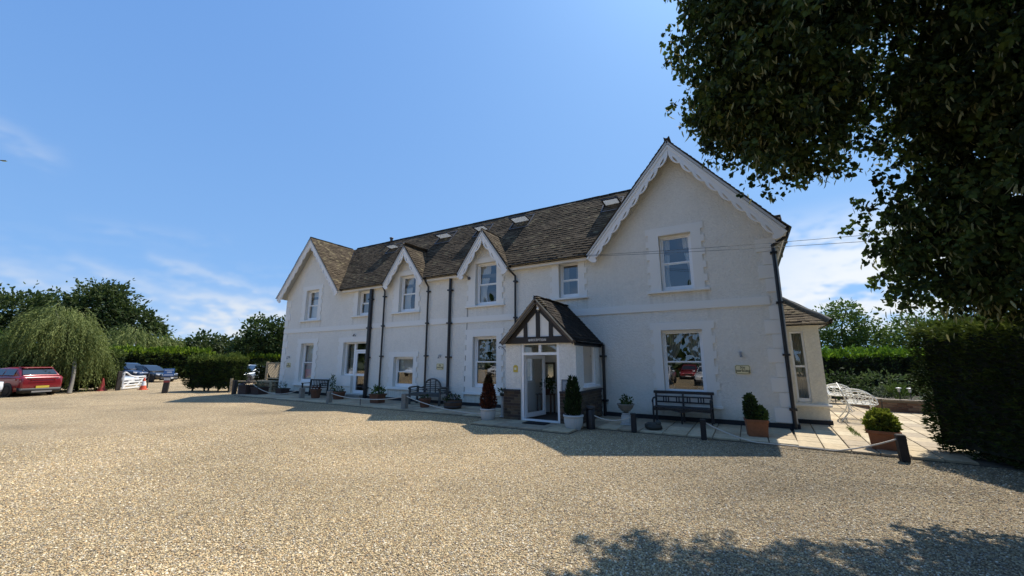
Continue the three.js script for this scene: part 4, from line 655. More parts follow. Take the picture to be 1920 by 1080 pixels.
// ---------------------------------------------------------------- posts and ropes
const PY = 0.048;                                                  // top of the flags
function post(x, z, h, w, mat, label, cat = 'post', lean = 0) {
  const t = thing('rope_post', label, cat, [x, 0, z]); const m = mesh('shaft', chamferBox(w, h, w, 0.012), mat, t); m.rotation.set(rr(-0.015, 0.015), rr(-0.15, 0.15), lean); mesh('rope_staple', moved(new THREE.TorusGeometry(0.018, 0.004, 5, 10), w / 2 + 0.004, h - 0.08, 0, 1.57), MAT.lead, t); return t;
}
post(-21.55, 1.5, 0.66, 0.15, MAT.postwood, 'brown timber post at the end of the clipped hedge block');
post(-21.15, 1.42, 0.52, 0.17, MAT.stonepost, 'short pale stone post beside the brown timber post by the hedge block');
post(-16.35, 1.3, 0.46, 0.17, MAT.stonepost, 'pale grey stone post in front of the leftmost slatted bench');
post(-13.7, 1.85, 0.47, 0.15, MAT.stonepost, 'pale grey post in front of the glazed side door');
post(-9.88, 1.75, 0.52, 0.16, MAT.stonepost, 'pale grey post in front of the round backed bench');
post(-2.36, 2.08, 0.42, 0.1, MAT.darkpost, 'dark square post beside the pedestal urn');
post(-0.92, 2.2, 0.41, 0.105, MAT.darkpost, 'dark square post in front of the black bench right end');
post(2.03, 2.5, 0.42, 0.11, MAT.darkpost, 'dark leaning post in front of the square terracotta planter on the terrace', 'post', 0.03);
{ const t = thing('metal_stake', 'thin metal stake carrying the rope in front of the thick drainpipe', 'stake', [-11.95, 0, 1.85]); mesh('rod', pipe([[0, 0, 0], [0, 0.3, 0]], 0.014, 6), MAT.lead, t); mesh('rope_eye', moved(new THREE.TorusGeometry(0.02, 0.005, 5, 10), 0, 0.31, 0), MAT.lead, t); }
function rope(a, b, sag, label) { const pts = []; for (let i = 0; i <= 14; i++) { const t = i / 14; pts.push([a[0] + (b[0] - a[0]) * t, Math.max(0.06, a[1] + (b[1] - a[1]) * t - sag * 4 * t * (1 - t)), a[2] + (b[2] - a[2]) * t]); } tag(mesh('barrier_rope', tube(pts, 0.0135, 42, 6), MAT.rope, scene), label, 'rope'); }
rope([-20.1, 0.5, 1.4], [-16.4, 0.4, 1.38], 0.3, 'cream rope sagging from the dark brown timber boxes to the first stone post');
rope([-13.62, 0.39, 1.85], [-11.95, 0.28, 1.86], 0.05, 'cream rope from the post by the glazed door to the thin metal stake');
rope([-11.95, 0.28, 1.86], [-9.96, 0.42, 1.76], 0.06, 'cream rope from the thin metal stake to the post by the round backed bench');
rope([-9.8, 0.44, 1.76], [-6.35, 0.16, 2.2], 0.12, 'cream rope from the round backed bench post to the pot with reddish shrub');
rope([-3.3, 0.33, 2.15], [-2.42, 0.33, 2.08], 0.1, 'short cream rope between the black bin and the dark post by the urn');
rope([-0.86, 0.33, 2.2], [1.98, 0.34, 2.5], 0.34, 'long cream rope drooping to the ground along the front of the terrace');
// ---------------------------------------------------------------- pots, planters and what grows in them
function tub(t, w, d, h, taper, mat, rim = 0.025) {                 // four-sided pot
  const wall = (sx, sz) => { const g = new THREE.CylinderGeometry(Math.SQRT1_2, Math.SQRT1_2 * taper, h, 4, 1, true, Math.PI / 4); g.scale(sx, 1, sz); g.translate(0, h / 2, 0); return planarUV(g); };
  mesh('pot', [wall(w, d), planarUV(bx(-w * taper / 2, w * taper / 2, 0.001, 0.02, -d * taper / 2, d * taper / 2))], mat, t);
  const r = rim; mesh('rim', [bx(-w / 2 - r, w / 2 + r, h - 0.05, h, d / 2 - 0.012, d / 2 + r), bx(-w / 2 - r, w / 2 + r, h - 0.05, h, -d / 2 - r, -d / 2 + 0.012), bx(w / 2 - 0.012, w / 2 + r, h - 0.05, h, -d / 2 + 0.012, d / 2 - 0.012), bx(-w / 2 - r, -w / 2 + 0.012, h - 0.05, h, -d / 2 + 0.012, d / 2 - 0.012)].map(planarUV), mat, t);
  mesh('soil', bx(-w / 2 + 0.013, w / 2 - 0.013, h - 0.09, h - 0.04, -d / 2 + 0.013, d / 2 - 0.013), MAT.soil, t);
}
function roundPot(t, r0, r1, h, mat) { mesh('pot', lathe([[0, 0], [r0, 0], [r0 + 0.01, 0.01], [r1, h - 0.06], [r1 + 0.02, h - 0.055], [r1 + 0.022, h], [r1 - 0.012, h], [r1 - 0.02, h - 0.05], [0, h - 0.05]], 26), mat, t); mesh('soil', lathe([[0, h - 0.045], [r1 - 0.02, h - 0.045]], 18), MAT.soil, t); }
function flutedPot(t, r, h) {
  const prof = [[0.68, 0], [0.74, 0.02], [0.72, 0.07], [0.86, 0.2], [0.96, 0.45], [1.0, 0.7], [0.97, 0.84], [1.04, 0.86], [1.08, 0.92], [1.06, 1.0], [0.92, 1.0], [0.9, 0.9]], seg = 96, pos = [], idx = [];
  prof.forEach(([pr, py], i) => { for (let j = 0; j <= seg; j++) { const a = j / seg * 6.28319, fl = py > 0.1 && py < 0.85 ? 1 - 0.05 * Math.pow(Math.abs(Math.cos(a * 12)), 4) : 1; pos.push(r * pr * fl * Math.cos(a), h * py, r * pr * fl * Math.sin(a)); } });
  for (let i = 0; i + 1 < prof.length; i++) for (let j = 0; j < seg; j++) { const a = i * (seg + 1) + j, b = a + seg + 1; idx.push(a, b, a + 1, b, b + 1, a + 1); }
  const g = new THREE.BufferGeometry(); g.setAttribute('position', new THREE.Float32BufferAttribute(pos, 3)); g.setIndex(idx); g.computeVertexNormals(); const q = g.toNonIndexed(); q.computeVertexNormals(); const gg = g.clone(); gg.setAttribute('uv', new THREE.BufferAttribute(new Float32Array(pos.length / 3 * 2), 2));
  mesh('pot', gg, MAT.whitepot, t); mesh('soil', lathe([[0, h * 0.92], [r * 0.9, h * 0.92]], 18), MAT.soil, t);
}
function foliage(t, c, r, n, size, o = {}, geo = LEAF.oval, mat = leafMat) { if (o.core) { const g = new THREE.SphereGeometry(1, 14, 10); g.scale(r[0] * o.core, r[1] * o.core, r[2] * o.core); g.translate(...c); mesh('shade_core', g, coreMat, t); } const k = new Cloud(); blob(k, c, r, n, size, o); return k.build('foliage', geo, mat, t); }  // optional dark core added, standing for the shaded inside of the shrub
const DK = [[0.026, 0.05, 0.013], [0.075, 0.12, 0.03]], GRN = [[0.05, 0.095, 0.017], [0.14, 0.205, 0.042]], OLV = [[0.05, 0.07, 0.02], [0.13, 0.16, 0.05]], LIMEC = [[0.07, 0.12, 0.015], [0.2, 0.26, 0.04]], RED = [[0.08, 0.022, 0.010], [0.2, 0.06, 0.02]], GREY = [[0.09, 0.12, 0.065], [0.24, 0.28, 0.18]];
{ const t = thing('timber_planter', 'dark brown timber box planter behind the rope, the left one of two', 'planter', [-20.65, 0, 1.35], 0.1); tub(t, 0.55, 0.5, 0.45, 0.95, MAT.brownbox); foliage(t, [0, 0.5, 0], [0.24, 0.12, 0.2], 90, 0.09, { cols: [[0.06, 0.04, 0.05], [0.16, 0.12, 0.14]] }); }
{ const t = thing('timber_planter', 'lower dark brown timber box planter with grey leaved plant, beside the low stone wall', 'planter', [-19.95, 0, 1.15], 0.05); tub(t, 0.6, 0.5, 0.38, 0.95, MAT.brownbox); foliage(t, [0, 0.45, 0], [0.24, 0.16, 0.2], 120, 0.08, { cols: GREY }); }
{ const t = thing('box_planter', 'brown square planter of small spiky plants at the left corner of the building', 'planter', [-18.95, PY, 0.65]); tub(t, 0.5, 0.4, 0.27, 0.9, MAT.brownbox); foliage(t, [0, 0.36, 0], [0.2, 0.17, 0.15], 130, 0.12, { cols: DK, down: -0.8 }, LEAF.blade, needleMat); }
{ const t = thing('terracotta_pot', 'dull terracotta pot before the leftmost slatted bench', 'pot', [-15.85, PY, 1.0]); roundPot(t, 0.15, 0.21, 0.36, MAT.terraDark); foliage(t, [0, 0.38, 0], [0.17, 0.1, 0.17], 90, 0.07, { cols: RED }); }
{ const t = thing('black_pot', 'black pot with a tall thin leafy plant left of the glazed side door', 'pot', [-15.75, PY, 0.32]); roundPot(t, 0.11, 0.14, 0.27, std([0.015, 0.015, 0.017], 0.6)); mesh('stem', limb([[0, 0.2, 0], [0.03, 0.5, 0], [-0.02, 0.85, 0.02]], 0.012, 0.004, 5), MAT.bark, t); foliage(t, [0, 0.6, 0], [0.13, 0.33, 0.12], 110, 0.08, { cols: GRN, shell: 0.1 }); }
{ const t = thing('terracotta_pot', 'wide terracotta pot with a dark dome of leaves before the glazed door', 'pot', [-14.6, PY, 0.8]); roundPot(t, 0.19, 0.25, 0.3, MAT.terraDark); foliage(t, [0, 0.36, 0], [0.17, 0.13, 0.17], 140, 0.06, { cols: DK }); }
{ const t = thing('terracotta_tub', 'square terracotta tub of leafy plants between the second and third drainpipes', 'planter', [-12.05, PY, 1.0], 0.08); tub(t, 0.42, 0.42, 0.33, 0.88, MAT.terraDark); foliage(t, [0, 0.42, 0], [0.22, 0.17, 0.2], 170, 0.09, { cols: GRN, lump: 0.5 }); }
{ const t = thing('terracotta_pot', 'small terracotta pot half hidden behind the stone post by the round backed bench', 'pot', [-9.55, PY, 1.15]); roundPot(t, 0.14, 0.19, 0.3, MAT.terraDark); foliage(t, [0, 0.32, 0], [0.15, 0.08, 0.15], 70, 0.07, { cols: DK }); }
{ const t = thing('half_barrel_planter', 'brown half barrel planter of small mauve flowers right of the round backed bench', 'planter', [-8.55, PY, 0.9]);
  mesh('barrel', lathe([[0, 0], [0.27, 0], [0.3, 0.14], [0.31, 0.28], [0.285, 0.28], [0.27, 0.22], [0, 0.22]], 28), std([0.15, 0.085, 0.05], 0.85, { map: woodMap }), t); for (const y of [0.05, 0.2]) mesh('hoop', lathe([[0.285 + y * 0.1, y], [0.302 + y * 0.05, y + 0.005], [0.304 + y * 0.05, y + 0.03], [0.285 + y * 0.1, y + 0.035]], 28), MAT.lead, t); mesh('soil', lathe([[0, 0.24], [0.28, 0.24]], 18), MAT.soil, t);
  foliage(t, [0, 0.31, 0], [0.27, 0.12, 0.27], 220, 0.07, { cols: DK, lump: 0.4 }); const k = new Cloud(); blob(k, [0, 0.36, 0], [0.26, 0.1, 0.26], 90, 0.04, { cols: [[0.25, 0.18, 0.28], [0.5, 0.42, 0.5]], lump: 0.4 }); k.build('flowers', LEAF.tri, leafMat, t); }
{ const t = thing('fluted_white_pot', 'white fluted pot with a cone shaped reddish brown shrub, left of the entrance', 'pot', [-6.18, 0, 2.32]); flutedPot(t, 0.205, 0.33); mesh('stem', limb([[0, 0.25, 0], [0, 0.9, 0]], 0.02, 0.008, 5), MAT.bark, t);
  const k = new Cloud(); mesh('shade_core', lathe([[0, 0.3], [0.12, 0.34], [0.15, 0.5], [0.1, 0.8], [0.03, 1.05], [0, 1.08]], 12), std([0.03, 0.012, 0.008], 1), t); for (let i = 0; i < 2600; i++) { const y = Math.pow(rnd(), 0.85), a = rr(0, 6.283), R = (0.235 * Math.pow(1 - y, 0.62) * Math.min(1, 0.62 + y * 3) + 0.01) * (1 + 0.16 * noise3(Math.cos(a) * 2, y * 4, Math.sin(a) * 2)) * Math.sqrt(rr(0.45, 1)); k.add(R * Math.cos(a), 0.33 + y * 0.86, R * Math.sin(a), rr(0.035, 0.06), outQ([Math.cos(a), 0.7, Math.sin(a)], 0.7), mixc(RED[0], y > 0.75 ? [0.05, 0.06, 0.02] : [0.20, 0.06, 0.022], rnd())); } k.build('foliage', LEAF.oval, leafMat, t); }  // added dark core stands for shade behind the red leaves
{ const t = thing('plant_stand', 'slim white column stand with a small dark bowl of leaves against the left porch pier', 'plant stand', [-6.0, PY, 1.86]); mesh('column', lathe([[0, 0], [0.09, 0], [0.09, 0.03], [0.05, 0.06], [0.045, 0.3], [0.06, 0.33], [0.045, 0.36], [0.045, 0.52], [0.07, 0.57], [0, 0.57]], 18), MAT.whitepot, t); mesh('bowl', lathe([[0, 0.57], [0.06, 0.575], [0.1, 0.64], [0.085, 0.64], [0, 0.6]], 18), MAT.lead, t); foliage(t, [0, 0.69, 0], [0.11, 0.08, 0.11], 80, 0.07, { cols: DK }); }
{ const t = thing('fluted_white_pot', 'larger white fluted pot with a bushy dark green conifer, right of the entrance', 'pot', [-3.68, 0, 2.42]); flutedPot(t, 0.225, 0.34);
  const k = new Cloud(); for (let i = 0; i < 1500; i++) { const y = rnd(), a = rr(0, 6.283), R = (0.2 * Math.min(1, 0.7 + y) * (1 - 0.75 * Math.pow(y, 2.2))) * (1 + 0.35 * noise3(Math.cos(a) * 1.7 + 3, y * 3, Math.sin(a) * 1.7)) * Math.sqrt(rr(0.2, 1)); k.add(R * Math.cos(a), 0.32 + y * 0.8 * (1 + 0.12 * noise3(a, 1, 4)), R * Math.sin(a), rr(0.07, 0.13), outQ([Math.cos(a) * 0.5, 1.1, Math.sin(a) * 0.5], 0.45), mixc([0.010, 0.022, 0.008], [0.035, 0.06, 0.018], rnd())); } k.build('foliage', LEAF.frond, needleMat, t); }
{ const t = thing('cigarette_bin', 'black cylindrical outdoor bin beside the right hand white fluted pot', 'bin', [-3.36, 0, 2.14]); mesh('cylinder', lathe([[0, 0], [0.1, 0], [0.105, 0.01], [0.105, 0.45], [0, 0.45]], 24), MAT.black, t); mesh('lid', lathe([[0, 0.462], [0.112, 0.462], [0.116, 0.475], [0.112, 0.52], [0.09, 0.535], [0, 0.54]], 24), std([0.03, 0.03, 0.03], 0.5), t); }
{ const t = thing('pedestal_urn', 'weathered stone urn of plants on a pedestal left of the black bench', 'urn', [-2.72, PY, 1.35]); mesh('pedestal', [chamferBox(0.24, 0.035, 0.24, 0.008), moved(chamferBox(0.19, 0.2, 0.19, 0.012), 0, 0.035, 0), moved(chamferBox(0.16, 0.04, 0.16, 0.01), 0, 0.235, 0)], MAT.whitepot, t); mesh('bowl', lathe([[0, 0.275], [0.07, 0.28], [0.05, 0.3], [0.11, 0.33], [0.17, 0.4], [0.2, 0.47], [0.215, 0.475], [0.215, 0.495], [0.19, 0.495], [0.18, 0.46], [0, 0.45]], 26), MAT.stonepost, t); foliage(t, [0, 0.53, 0], [0.15, 0.1, 0.15], 110, 0.07, { cols: DK, lump: 0.5 }); foliage(t, [-0.02, 0.62, 0], [0.04, 0.11, 0.04], 40, 0.06, { cols: DK }); }
{ const t = thing('stone_ornament', 'low dark stone ornament on the flags right of the pedestal urn', 'ornament', [-2.0, PY, 1.75]); const g = new THREE.IcosahedronGeometry(0.16, 2), p = g.attributes.position; for (let i = 0; i < p.count; i++) { const f = 1 + 0.2 * noise3(p.getX(i) * 7, p.getY(i) * 7, p.getZ(i) * 7); p.setXYZ(i, p.getX(i) * f * 1.15, Math.max(-0.07, p.getY(i) * f * 0.6), p.getZ(i) * f); } g.translate(0, 0.07, 0); g.computeVertexNormals(); mesh('body', g, std([0.055, 0.055, 0.045], 0.95, { bumpMap: grain, bumpScale: 0.01 }), t); const h = new THREE.IcosahedronGeometry(0.07, 2); h.translate(0.11, 0.15, 0.03); mesh('head', h, std([0.06, 0.06, 0.05], 0.95), t); }
{ const t = thing('terracotta_planter', 'bright terracotta tapered planter with a two humped clipped bush, near the building corner', 'planter', [0.03, PY, 1.42], 0.12); tub(t, 0.4, 0.36, 0.34, 0.86, MAT.terracotta, 0.008); foliage(t, [-0.07, 0.54, 0], [0.125, 0.29, 0.13], 1500, 0.05, { cols: [[0.03, 0.055, 0.015], [0.09, 0.13, 0.03]], shell: 0.75, lump: 0.16, core: 0.8 }); foliage(t, [0.09, 0.42, 0.02], [0.11, 0.17, 0.12], 1100, 0.05, { cols: GRN, shell: 0.75, lump: 0.16, core: 0.8 }); }
{ const t = thing('terracotta_planter', 'square rimmed terracotta planter with a fluffy yellow green bush on the sunny terrace', 'planter', [1.98, PY, 1.68], -0.15); tub(t, 0.42, 0.42, 0.32, 0.86, MAT.terracotta, 0.025); foliage(t, [0, 0.43, 0], [0.22, 0.22, 0.21], 3200, 0.055, { cols: [[0.07, 0.11, 0.012], [0.26, 0.30, 0.04]], shell: 0.72, lump: 0.2, down: -0.4, core: 0.75 }, LEAF.oval, leafMat); }
{ const t = thing('weed_tuft', 'small green weeds growing in the terrace joint before the white benches', 'weeds', [1.86, PY, -0.2]); const k = new Cloud(); for (let i = 0; i < 260; i++) { const s = rr(-1.0, 1.1); k.add(s * -0.03 + rr(-0.05, 0.05), 0, s * 0.6 + rr(-0.12, 0.12), rr(0.03, 0.08), outQ([0, 1, 0], 0.8), mixc(GRN[0], LIMEC[1], rnd())); } k.build('leaves', LEAF.blade, leafMat, t); t.userData.kind = 'stuff'; }
// ---------------------------------------------------------------- benches
{ // long dark settle under the large window
  const W = 1.34, t = thing('dark_bench', 'black painted wooden bench with spindle back under the large window', 'bench', [-1.54, PY, 0.2]), m = MAT.darkwood;
  for (const x of [-W / 2, 0, W / 2]) { mesh('back_leg', planarUV(bar([x, 0, 0.02], [x, 0.72, -0.06], 0.045)), m, t); mesh('front_leg', lathe([[0, 0], [0.018, 0], [0.022, 0.1], [0.016, 0.14], [0.026, 0.24], [0.02, 0.36], [0, 0.36]], 10), m, t).position.set(x, 0, 0.42); }
  mesh('top_rail', chamferBox(W + 0.12, 0.075, 0.04, 0.012), m, t).position.set(0, 0.69, -0.065); mesh('middle_rail', planarUV(bx(-W / 2, W / 2, 0.60, 0.635, -0.065, -0.035)), m, t); mesh('lower_rail', planarUV(bx(-W / 2, W / 2, 0.46, 0.50, -0.05, -0.02)), m, t);
  for (const x of [-0.48, -0.42, -0.36, -0.16, -0.10, 0.1, 0.16, 0.36, 0.42, 0.48]) mesh('spindle', planarUV(bar([x, 0.495, -0.035], [x, 0.605, -0.05], 0.028)), m, t);
  for (let i = 0; i < 4; i++) mesh('seat_slat', chamferBox(W + 0.02, 0.026, 0.1, 0.006), m, t).position.set(0, 0.365, 0.06 + i * 0.112); mesh('apron', poly([[-W / 2, 0.36], [W / 2, 0.36], [W / 2, 0.3], [0.25, 0.315], [0, 0.27], [-0.25, 0.315], [-W / 2, 0.3]], 0.022).translate(0, 0, 0.42), m, t);
  for (const x of [-W / 2, W / 2]) mesh('armrest', [tube([[x, 0.56, -0.03], [x, 0.6, 0.15], [x, 0.58, 0.38], [x, 0.53, 0.46], [x, 0.5, 0.43]], 0.022, 20), ...pipe([[x, 0.36, 0.42], [x, 0.56, 0.42]], 0.018, 8)], m, t); }
{ // round backed teak bench
  const W = 1.35, t = thing('round_backed_bench', 'weathered grey wooden garden bench with an arched slatted back', 'bench', [-10.05, PY, 0.28], 0.06), m = MAT.greywood;
  const top = (x) => { const a = Math.abs(x); return a < 0.36 ? 0.62 + 0.27 * Math.sqrt(1 - (a / 0.36) ** 2) : 0.62 - 0.06 * Math.sin((a - 0.36) / (W / 2 - 0.36) * 2.6); };
  const pts = []; for (let i = 0; i <= 40; i++) { const x = -W / 2 + W * i / 40; pts.push([x, top(x), -0.05]); } mesh('arched_top_rail', tube(pts, 0.03, 80, 6), m, t);
  for (let y = 0.47; y < 0.86; y += 0.065) { const hw = y < 0.585 ? W / 2 : 0.36 * Math.sqrt(Math.max(0, 1 - ((y - 0.62) / 0.27) ** 2)) ; if (hw > 0.06) mesh('back_slat', planarUV(bx(-hw, hw, y, y + 0.028, -0.06, -0.04)), m, t); }
  for (const x of [-0.34, -0.12, 0.12, 0.34]) mesh('back_upright', planarUV(bx(x - 0.02, x + 0.02, 0.4, top(x) - 0.01, -0.075, -0.061)), m, t);
  for (let i = 0; i < 5; i++) mesh('seat_slat', chamferBox(W, 0.024, 0.075, 0.005), m, t).position.set(0, 0.38, 0.02 + i * 0.092); mesh('apron', planarUV(bx(-W / 2, W / 2, 0.3, 0.378, 0.4, 0.425)), m, t);
  for (const x of [-W / 2, W / 2]) { mesh('back_leg', planarUV(bar([x, 0, 0.0], [x, 0.62, -0.05], 0.06)), m, t); mesh('front_leg', planarUV(bx(x - 0.03, x + 0.03, 0, 0.56, 0.37, 0.43)), m, t); mesh('armrest', tube([[x, 0.6, -0.04], [x, 0.6, 0.2], [x, 0.585, 0.42], [x, 0.55, 0.47]], 0.032, 16), m, t); for (const y of [0.44, 0.5]) mesh('side_slat', planarUV(bx(x - 0.01, x + 0.01, y, y + 0.03, -0.02, 0.369)), m, t); }
  mesh('front_leg', planarUV(bx(-0.03, 0.03, 0, 0.378, 0.37, 0.43)), m, t); }
{ // bench near the left corner, seen end on
  const W = 1.15, t = thing('slatted_bench', 'dark wooden slatted bench near the left end of the building', 'bench', [-16.75, PY, 0.3], 0.12), m = std([0.06, 0.058, 0.05], 0.85, { map: woodMap });
  mesh('top_rail', chamferBox(W, 0.06, 0.035, 0.008), m, t).position.set(0, 0.66, -0.04); mesh('lower_rail', planarUV(bx(-W / 2, W / 2, 0.42, 0.46, -0.04, -0.01)), m, t); for (let i = 0; i < 11; i++) { const x = -W / 2 + 0.08 + i * (W - 0.16) / 10; mesh('back_slat', planarUV(bx(x - 0.02, x + 0.02, 0.46, 0.665, -0.045, -0.03)), m, t); }
  for (let i = 0; i < 4; i++) mesh('seat_slat', chamferBox(W, 0.024, 0.09, 0.005), m, t).position.set(0, 0.37, 0.05 + i * 0.105);
  for (const x of [-W / 2 + 0.03, W / 2 - 0.03]) { mesh('back_leg', planarUV(bar([x, 0, 0], [x, 0.68, -0.04], 0.05)), m, t); mesh('front_leg', planarUV(bx(x - 0.025, x + 0.025, 0, 0.54, 0.36, 0.41)), m, t); mesh('armrest', chamferBox(0.06, 0.03, 0.5, 0.008), m, t).position.set(x, 0.54, 0.19); } }
// ornate white metal benches on the terrace
function whiteBench(label, x, z, turn) {
  const W = 0.95, t = thing('white_metal_bench', label, 'garden bench', [x, PY, z], turn); t.scale.setScalar(1.14); const m = MAT.whitemetal, tor = (r, x, y, z, ry = 0, rx = 0) => moved(new THREE.TorusGeometry(r, 0.0085, 5, 14), x, y, z, ry, rx);
  const bk = (x, y) => [x, y, -0.2 - (y - 0.4) * 0.32], hgt = (x) => 0.70 + 0.13 * Math.cos(x / W * Math.PI);
  const rim = []; for (let i = 0; i <= 24; i++) { const X = -W / 2 + W * i / 24; rim.push(bk(X, hgt(X))); }
  const back = [tube([bk(-W / 2, 0.4), bk(-W / 2 - 0.02, 0.56), ...rim, bk(W / 2 + 0.02, 0.56), bk(W / 2, 0.4)], 0.015, 60, 6), tube([bk(-W / 2, 0.42), bk(W / 2, 0.42)], 0.012, 4, 6)];
  for (let i = 0; i < 9; i++) { const X = -W / 2 + 0.08 + i * (W - 0.16) / 8; back.push(tube([bk(X, 0.42), bk(X + 0.03, 0.52), bk(X - 0.02, 0.62), bk(X, hgt(X))], 0.008, 12, 5)); for (let y = 0.49; y < hgt(X) - 0.05; y += 0.095) { const P = bk(X + 0.045, y); back.push(tor(0.034, P[0], P[1], P[2], 0, -0.3)); } }
  mesh('back', back, m, t);
  const seat = [tube([[-W / 2, 0.4, -0.2], [W / 2, 0.4, -0.2], [W / 2, 0.4, 0.24], [-W / 2, 0.4, 0.24]], 0.014, 40, 6, true)]; for (let i = 0; i < 13; i++) { const X = -W / 2 + 0.05 + i * (W - 0.1) / 12; seat.push(bar([X, 0.4, -0.2], [X, 0.4, 0.24], 0.02, 0.008)); } mesh('seat', seat, m, t);
  for (const s of [-1, 1]) {
    const X = s * W / 2; const arm = [tube([[X, 0.62, -0.27], [X, 0.67, -0.1], [X, 0.65, 0.1], [X, 0.56, 0.26], [X, 0.44, 0.3], [X, 0.38, 0.24]], 0.016, 26, 6)]; for (const [y, z, r] of [[0.56, -0.14, 0.06], [0.55, 0.0, 0.065], [0.52, 0.13, 0.06], [0.46, -0.06, 0.035], [0.45, 0.07, 0.035], [0.46, 0.21, 0.035]]) arm.push(moved(new THREE.TorusGeometry(r, 0.009, 5, 16), X, y, z, Math.PI / 2)); mesh('armrest', arm, m, t);
    mesh('leg', tube([[X, 0.4, 0.22], [X, 0.26, 0.25], [X, 0.12, 0.2], [X, 0.0, 0.26]], 0.016, 18, 6), m, t); mesh('leg', tube([[X, 0.4, -0.2], [X, 0.24, -0.2], [X, 0.1, -0.28], [X, 0.0, -0.36]], 0.016, 18, 6), m, t);
    mesh('skirt_scroll', [moved(new THREE.TorusGeometry(0.05, 0.008, 5, 14), X - s * 0.09, 0.33, 0.23), moved(new THREE.TorusGeometry(0.04, 0.008, 5, 14), X - s * 0.2, 0.345, 0.23)], m, t);
  }
  return t;
}
whiteBench('ornate white cast metal garden bench nearest the square terracotta planter', 2.42, -2.5, 1.45);
whiteBench('ornate white cast metal garden bench farther along the terrace, beside the bay', 2.45, -5.4, 1.4);
{ const t = thing('patio_table', 'low grey garden table with white top things behind the far white bench', 'table', [2.55, PY, -7.6]); mesh('tabletop', lathe([[0, 0.56], [0.45, 0.56], [0.46, 0.575], [0.45, 0.59], [0, 0.59]], 28), std([0.42, 0.42, 0.40], 0.6), t); for (const a of [0.5, 2.1, 3.6, 5.2]) mesh('leg', pipe([[0.36 * Math.cos(a), 0, 0.36 * Math.sin(a)], [0.3 * Math.cos(a), 0.56, 0.3 * Math.sin(a)]], 0.018, 6), MAT.lead, t); }
// ---------------------------------------------------------------- raised brick bed and its plants
{ const t = thing('raised_brick_bed', 'low red brown brick raised flower bed with a stone edge across the terrace', 'flower bed'); const m5 = [[0.20, 0.11, 0.07], [0.24, 0.14, 0.09], [0.17, 0.09, 0.06], [0.28, 0.18, 0.12]].map((c) => std(c, 0.9, { map: mottled }));
  const P = [[2.95, -7.6], [3.5, -5.35], [6.0, -5.0]]; const H = 0.38;
  brickWall(t, P[0], P[1], 0.03, H, 0.03, m5); brickWall(t, P[1], P[2], 0.03, H, 0.03, m5);
  for (let k = 0; k < 2; k++) { const [a, b] = [P[k], P[k + 1]], L = Math.hypot(b[0] - a[0], b[1] - a[1]), n = Math.round(L / 0.42); for (let i = 0; i < n; i++) { const c = mesh('coping_stone', chamferBox(L / n - 0.01, 0.045, 0.22, 0.008), std([0.36, 0.3, 0.23], 0.9, { map: mottled }), t); c.position.set(a[0] + (b[0] - a[0]) * (i + 0.5) / n, H, a[1] + (b[1] - a[1]) * (i + 0.5) / n); c.rotation.y = Math.atan2(-(b[1] - a[1]), b[0] - a[0]); } }
  mesh('soil', poly([[P[0][0] + 0.12, 7.6], [P[1][0] + 0.1, 5.5], [6.0, 5.15], [6.4, 8.6], [3.3, 9.0]], 0.32).rotateX(-Math.PI / 2), MAT.soil, t); }
const shrub = (label, x, y, z, r, n, size, cols, cat = 'shrub', o = {}, geo = LEAF.oval) => { const t = thing('bed_plant', label, cat, [x, y, z]); mesh('stem', limb([[0, -0.1, 0], [0.01, r[1] * 0.6, 0]], 0.012, 0.006, 5), MAT.bark, t); foliage(t, [0, r[1] * 0.8, 0], r, n, size, { cols, lump: 0.4, ...o }, geo); return t; };
shrub('rounded pale silver leaved plant on the corner of the brick bed', 3.75, 0.34, -6.2, [0.22, 0.22, 0.2], 260, 0.08, GREY); shrub('spiky green grasses behind the corner of the brick bed', 4.05, 0.34, -6.1, [0.25, 0.26, 0.25], 260, 0.2, GRN, 'plant', { down: -1 }, LEAF.blade);
shrub('low green and white edging plants along the brick bed', 4.95, 0.34, -5.6, [0.6, 0.15, 0.25], 420, 0.09, [[0.08, 0.13, 0.05], [0.3, 0.33, 0.24]], 'plant'); shrub('pale pink white flower clump at the front of the brick bed', 4.75, 0.34, -5.35, [0.3, 0.13, 0.14], 240, 0.06, [[0.2, 0.17, 0.16], [0.5, 0.46, 0.42]], 'flowers');
shrub('small mixed evergreen shrub behind the far white bench', 3.1, 0.2, -9.0, [0.7, 0.55, 0.5], 520, 0.12, DK); shrub('grey green shrub between the brick bed and the clipped laurel hedge', 4.2, 0.3, -8.6, [0.8, 0.5, 0.5], 560, 0.12, [[0.04, 0.075, 0.022], [0.13, 0.18, 0.06]]); shrub('dark broadleaf shrub at the right back of the brick bed', 5.6, 0.3, -7.6, [0.7, 0.4, 0.5], 480, 0.12, GRN);
for (const [x, z, l] of [[4.0, -5.62, 'small white capped solar stake lamp, left of a pair in the brick bed'], [4.22, -5.5, 'small dark solar stake lamp, right of a pair in the brick bed']]) { const t = thing('solar_lamp', l, 'garden lamp', [x, 0.33, z]); mesh('stake', pipe([[0, 0, 0], [0, 0.36, 0]], 0.012, 6), MAT.black, t); mesh('lamp_glass', lathe([[0, 0.3], [0.03, 0.3], [0.04, 0.4], [0, 0.4]], 10), std([0.4, 0.42, 0.42], 0.2), t); mesh('cap', lathe([[0, 0.405], [0.085, 0.405], [0.06, 0.43], [0, 0.44]], 12), std([0.6, 0.6, 0.58], 0.4), t); }
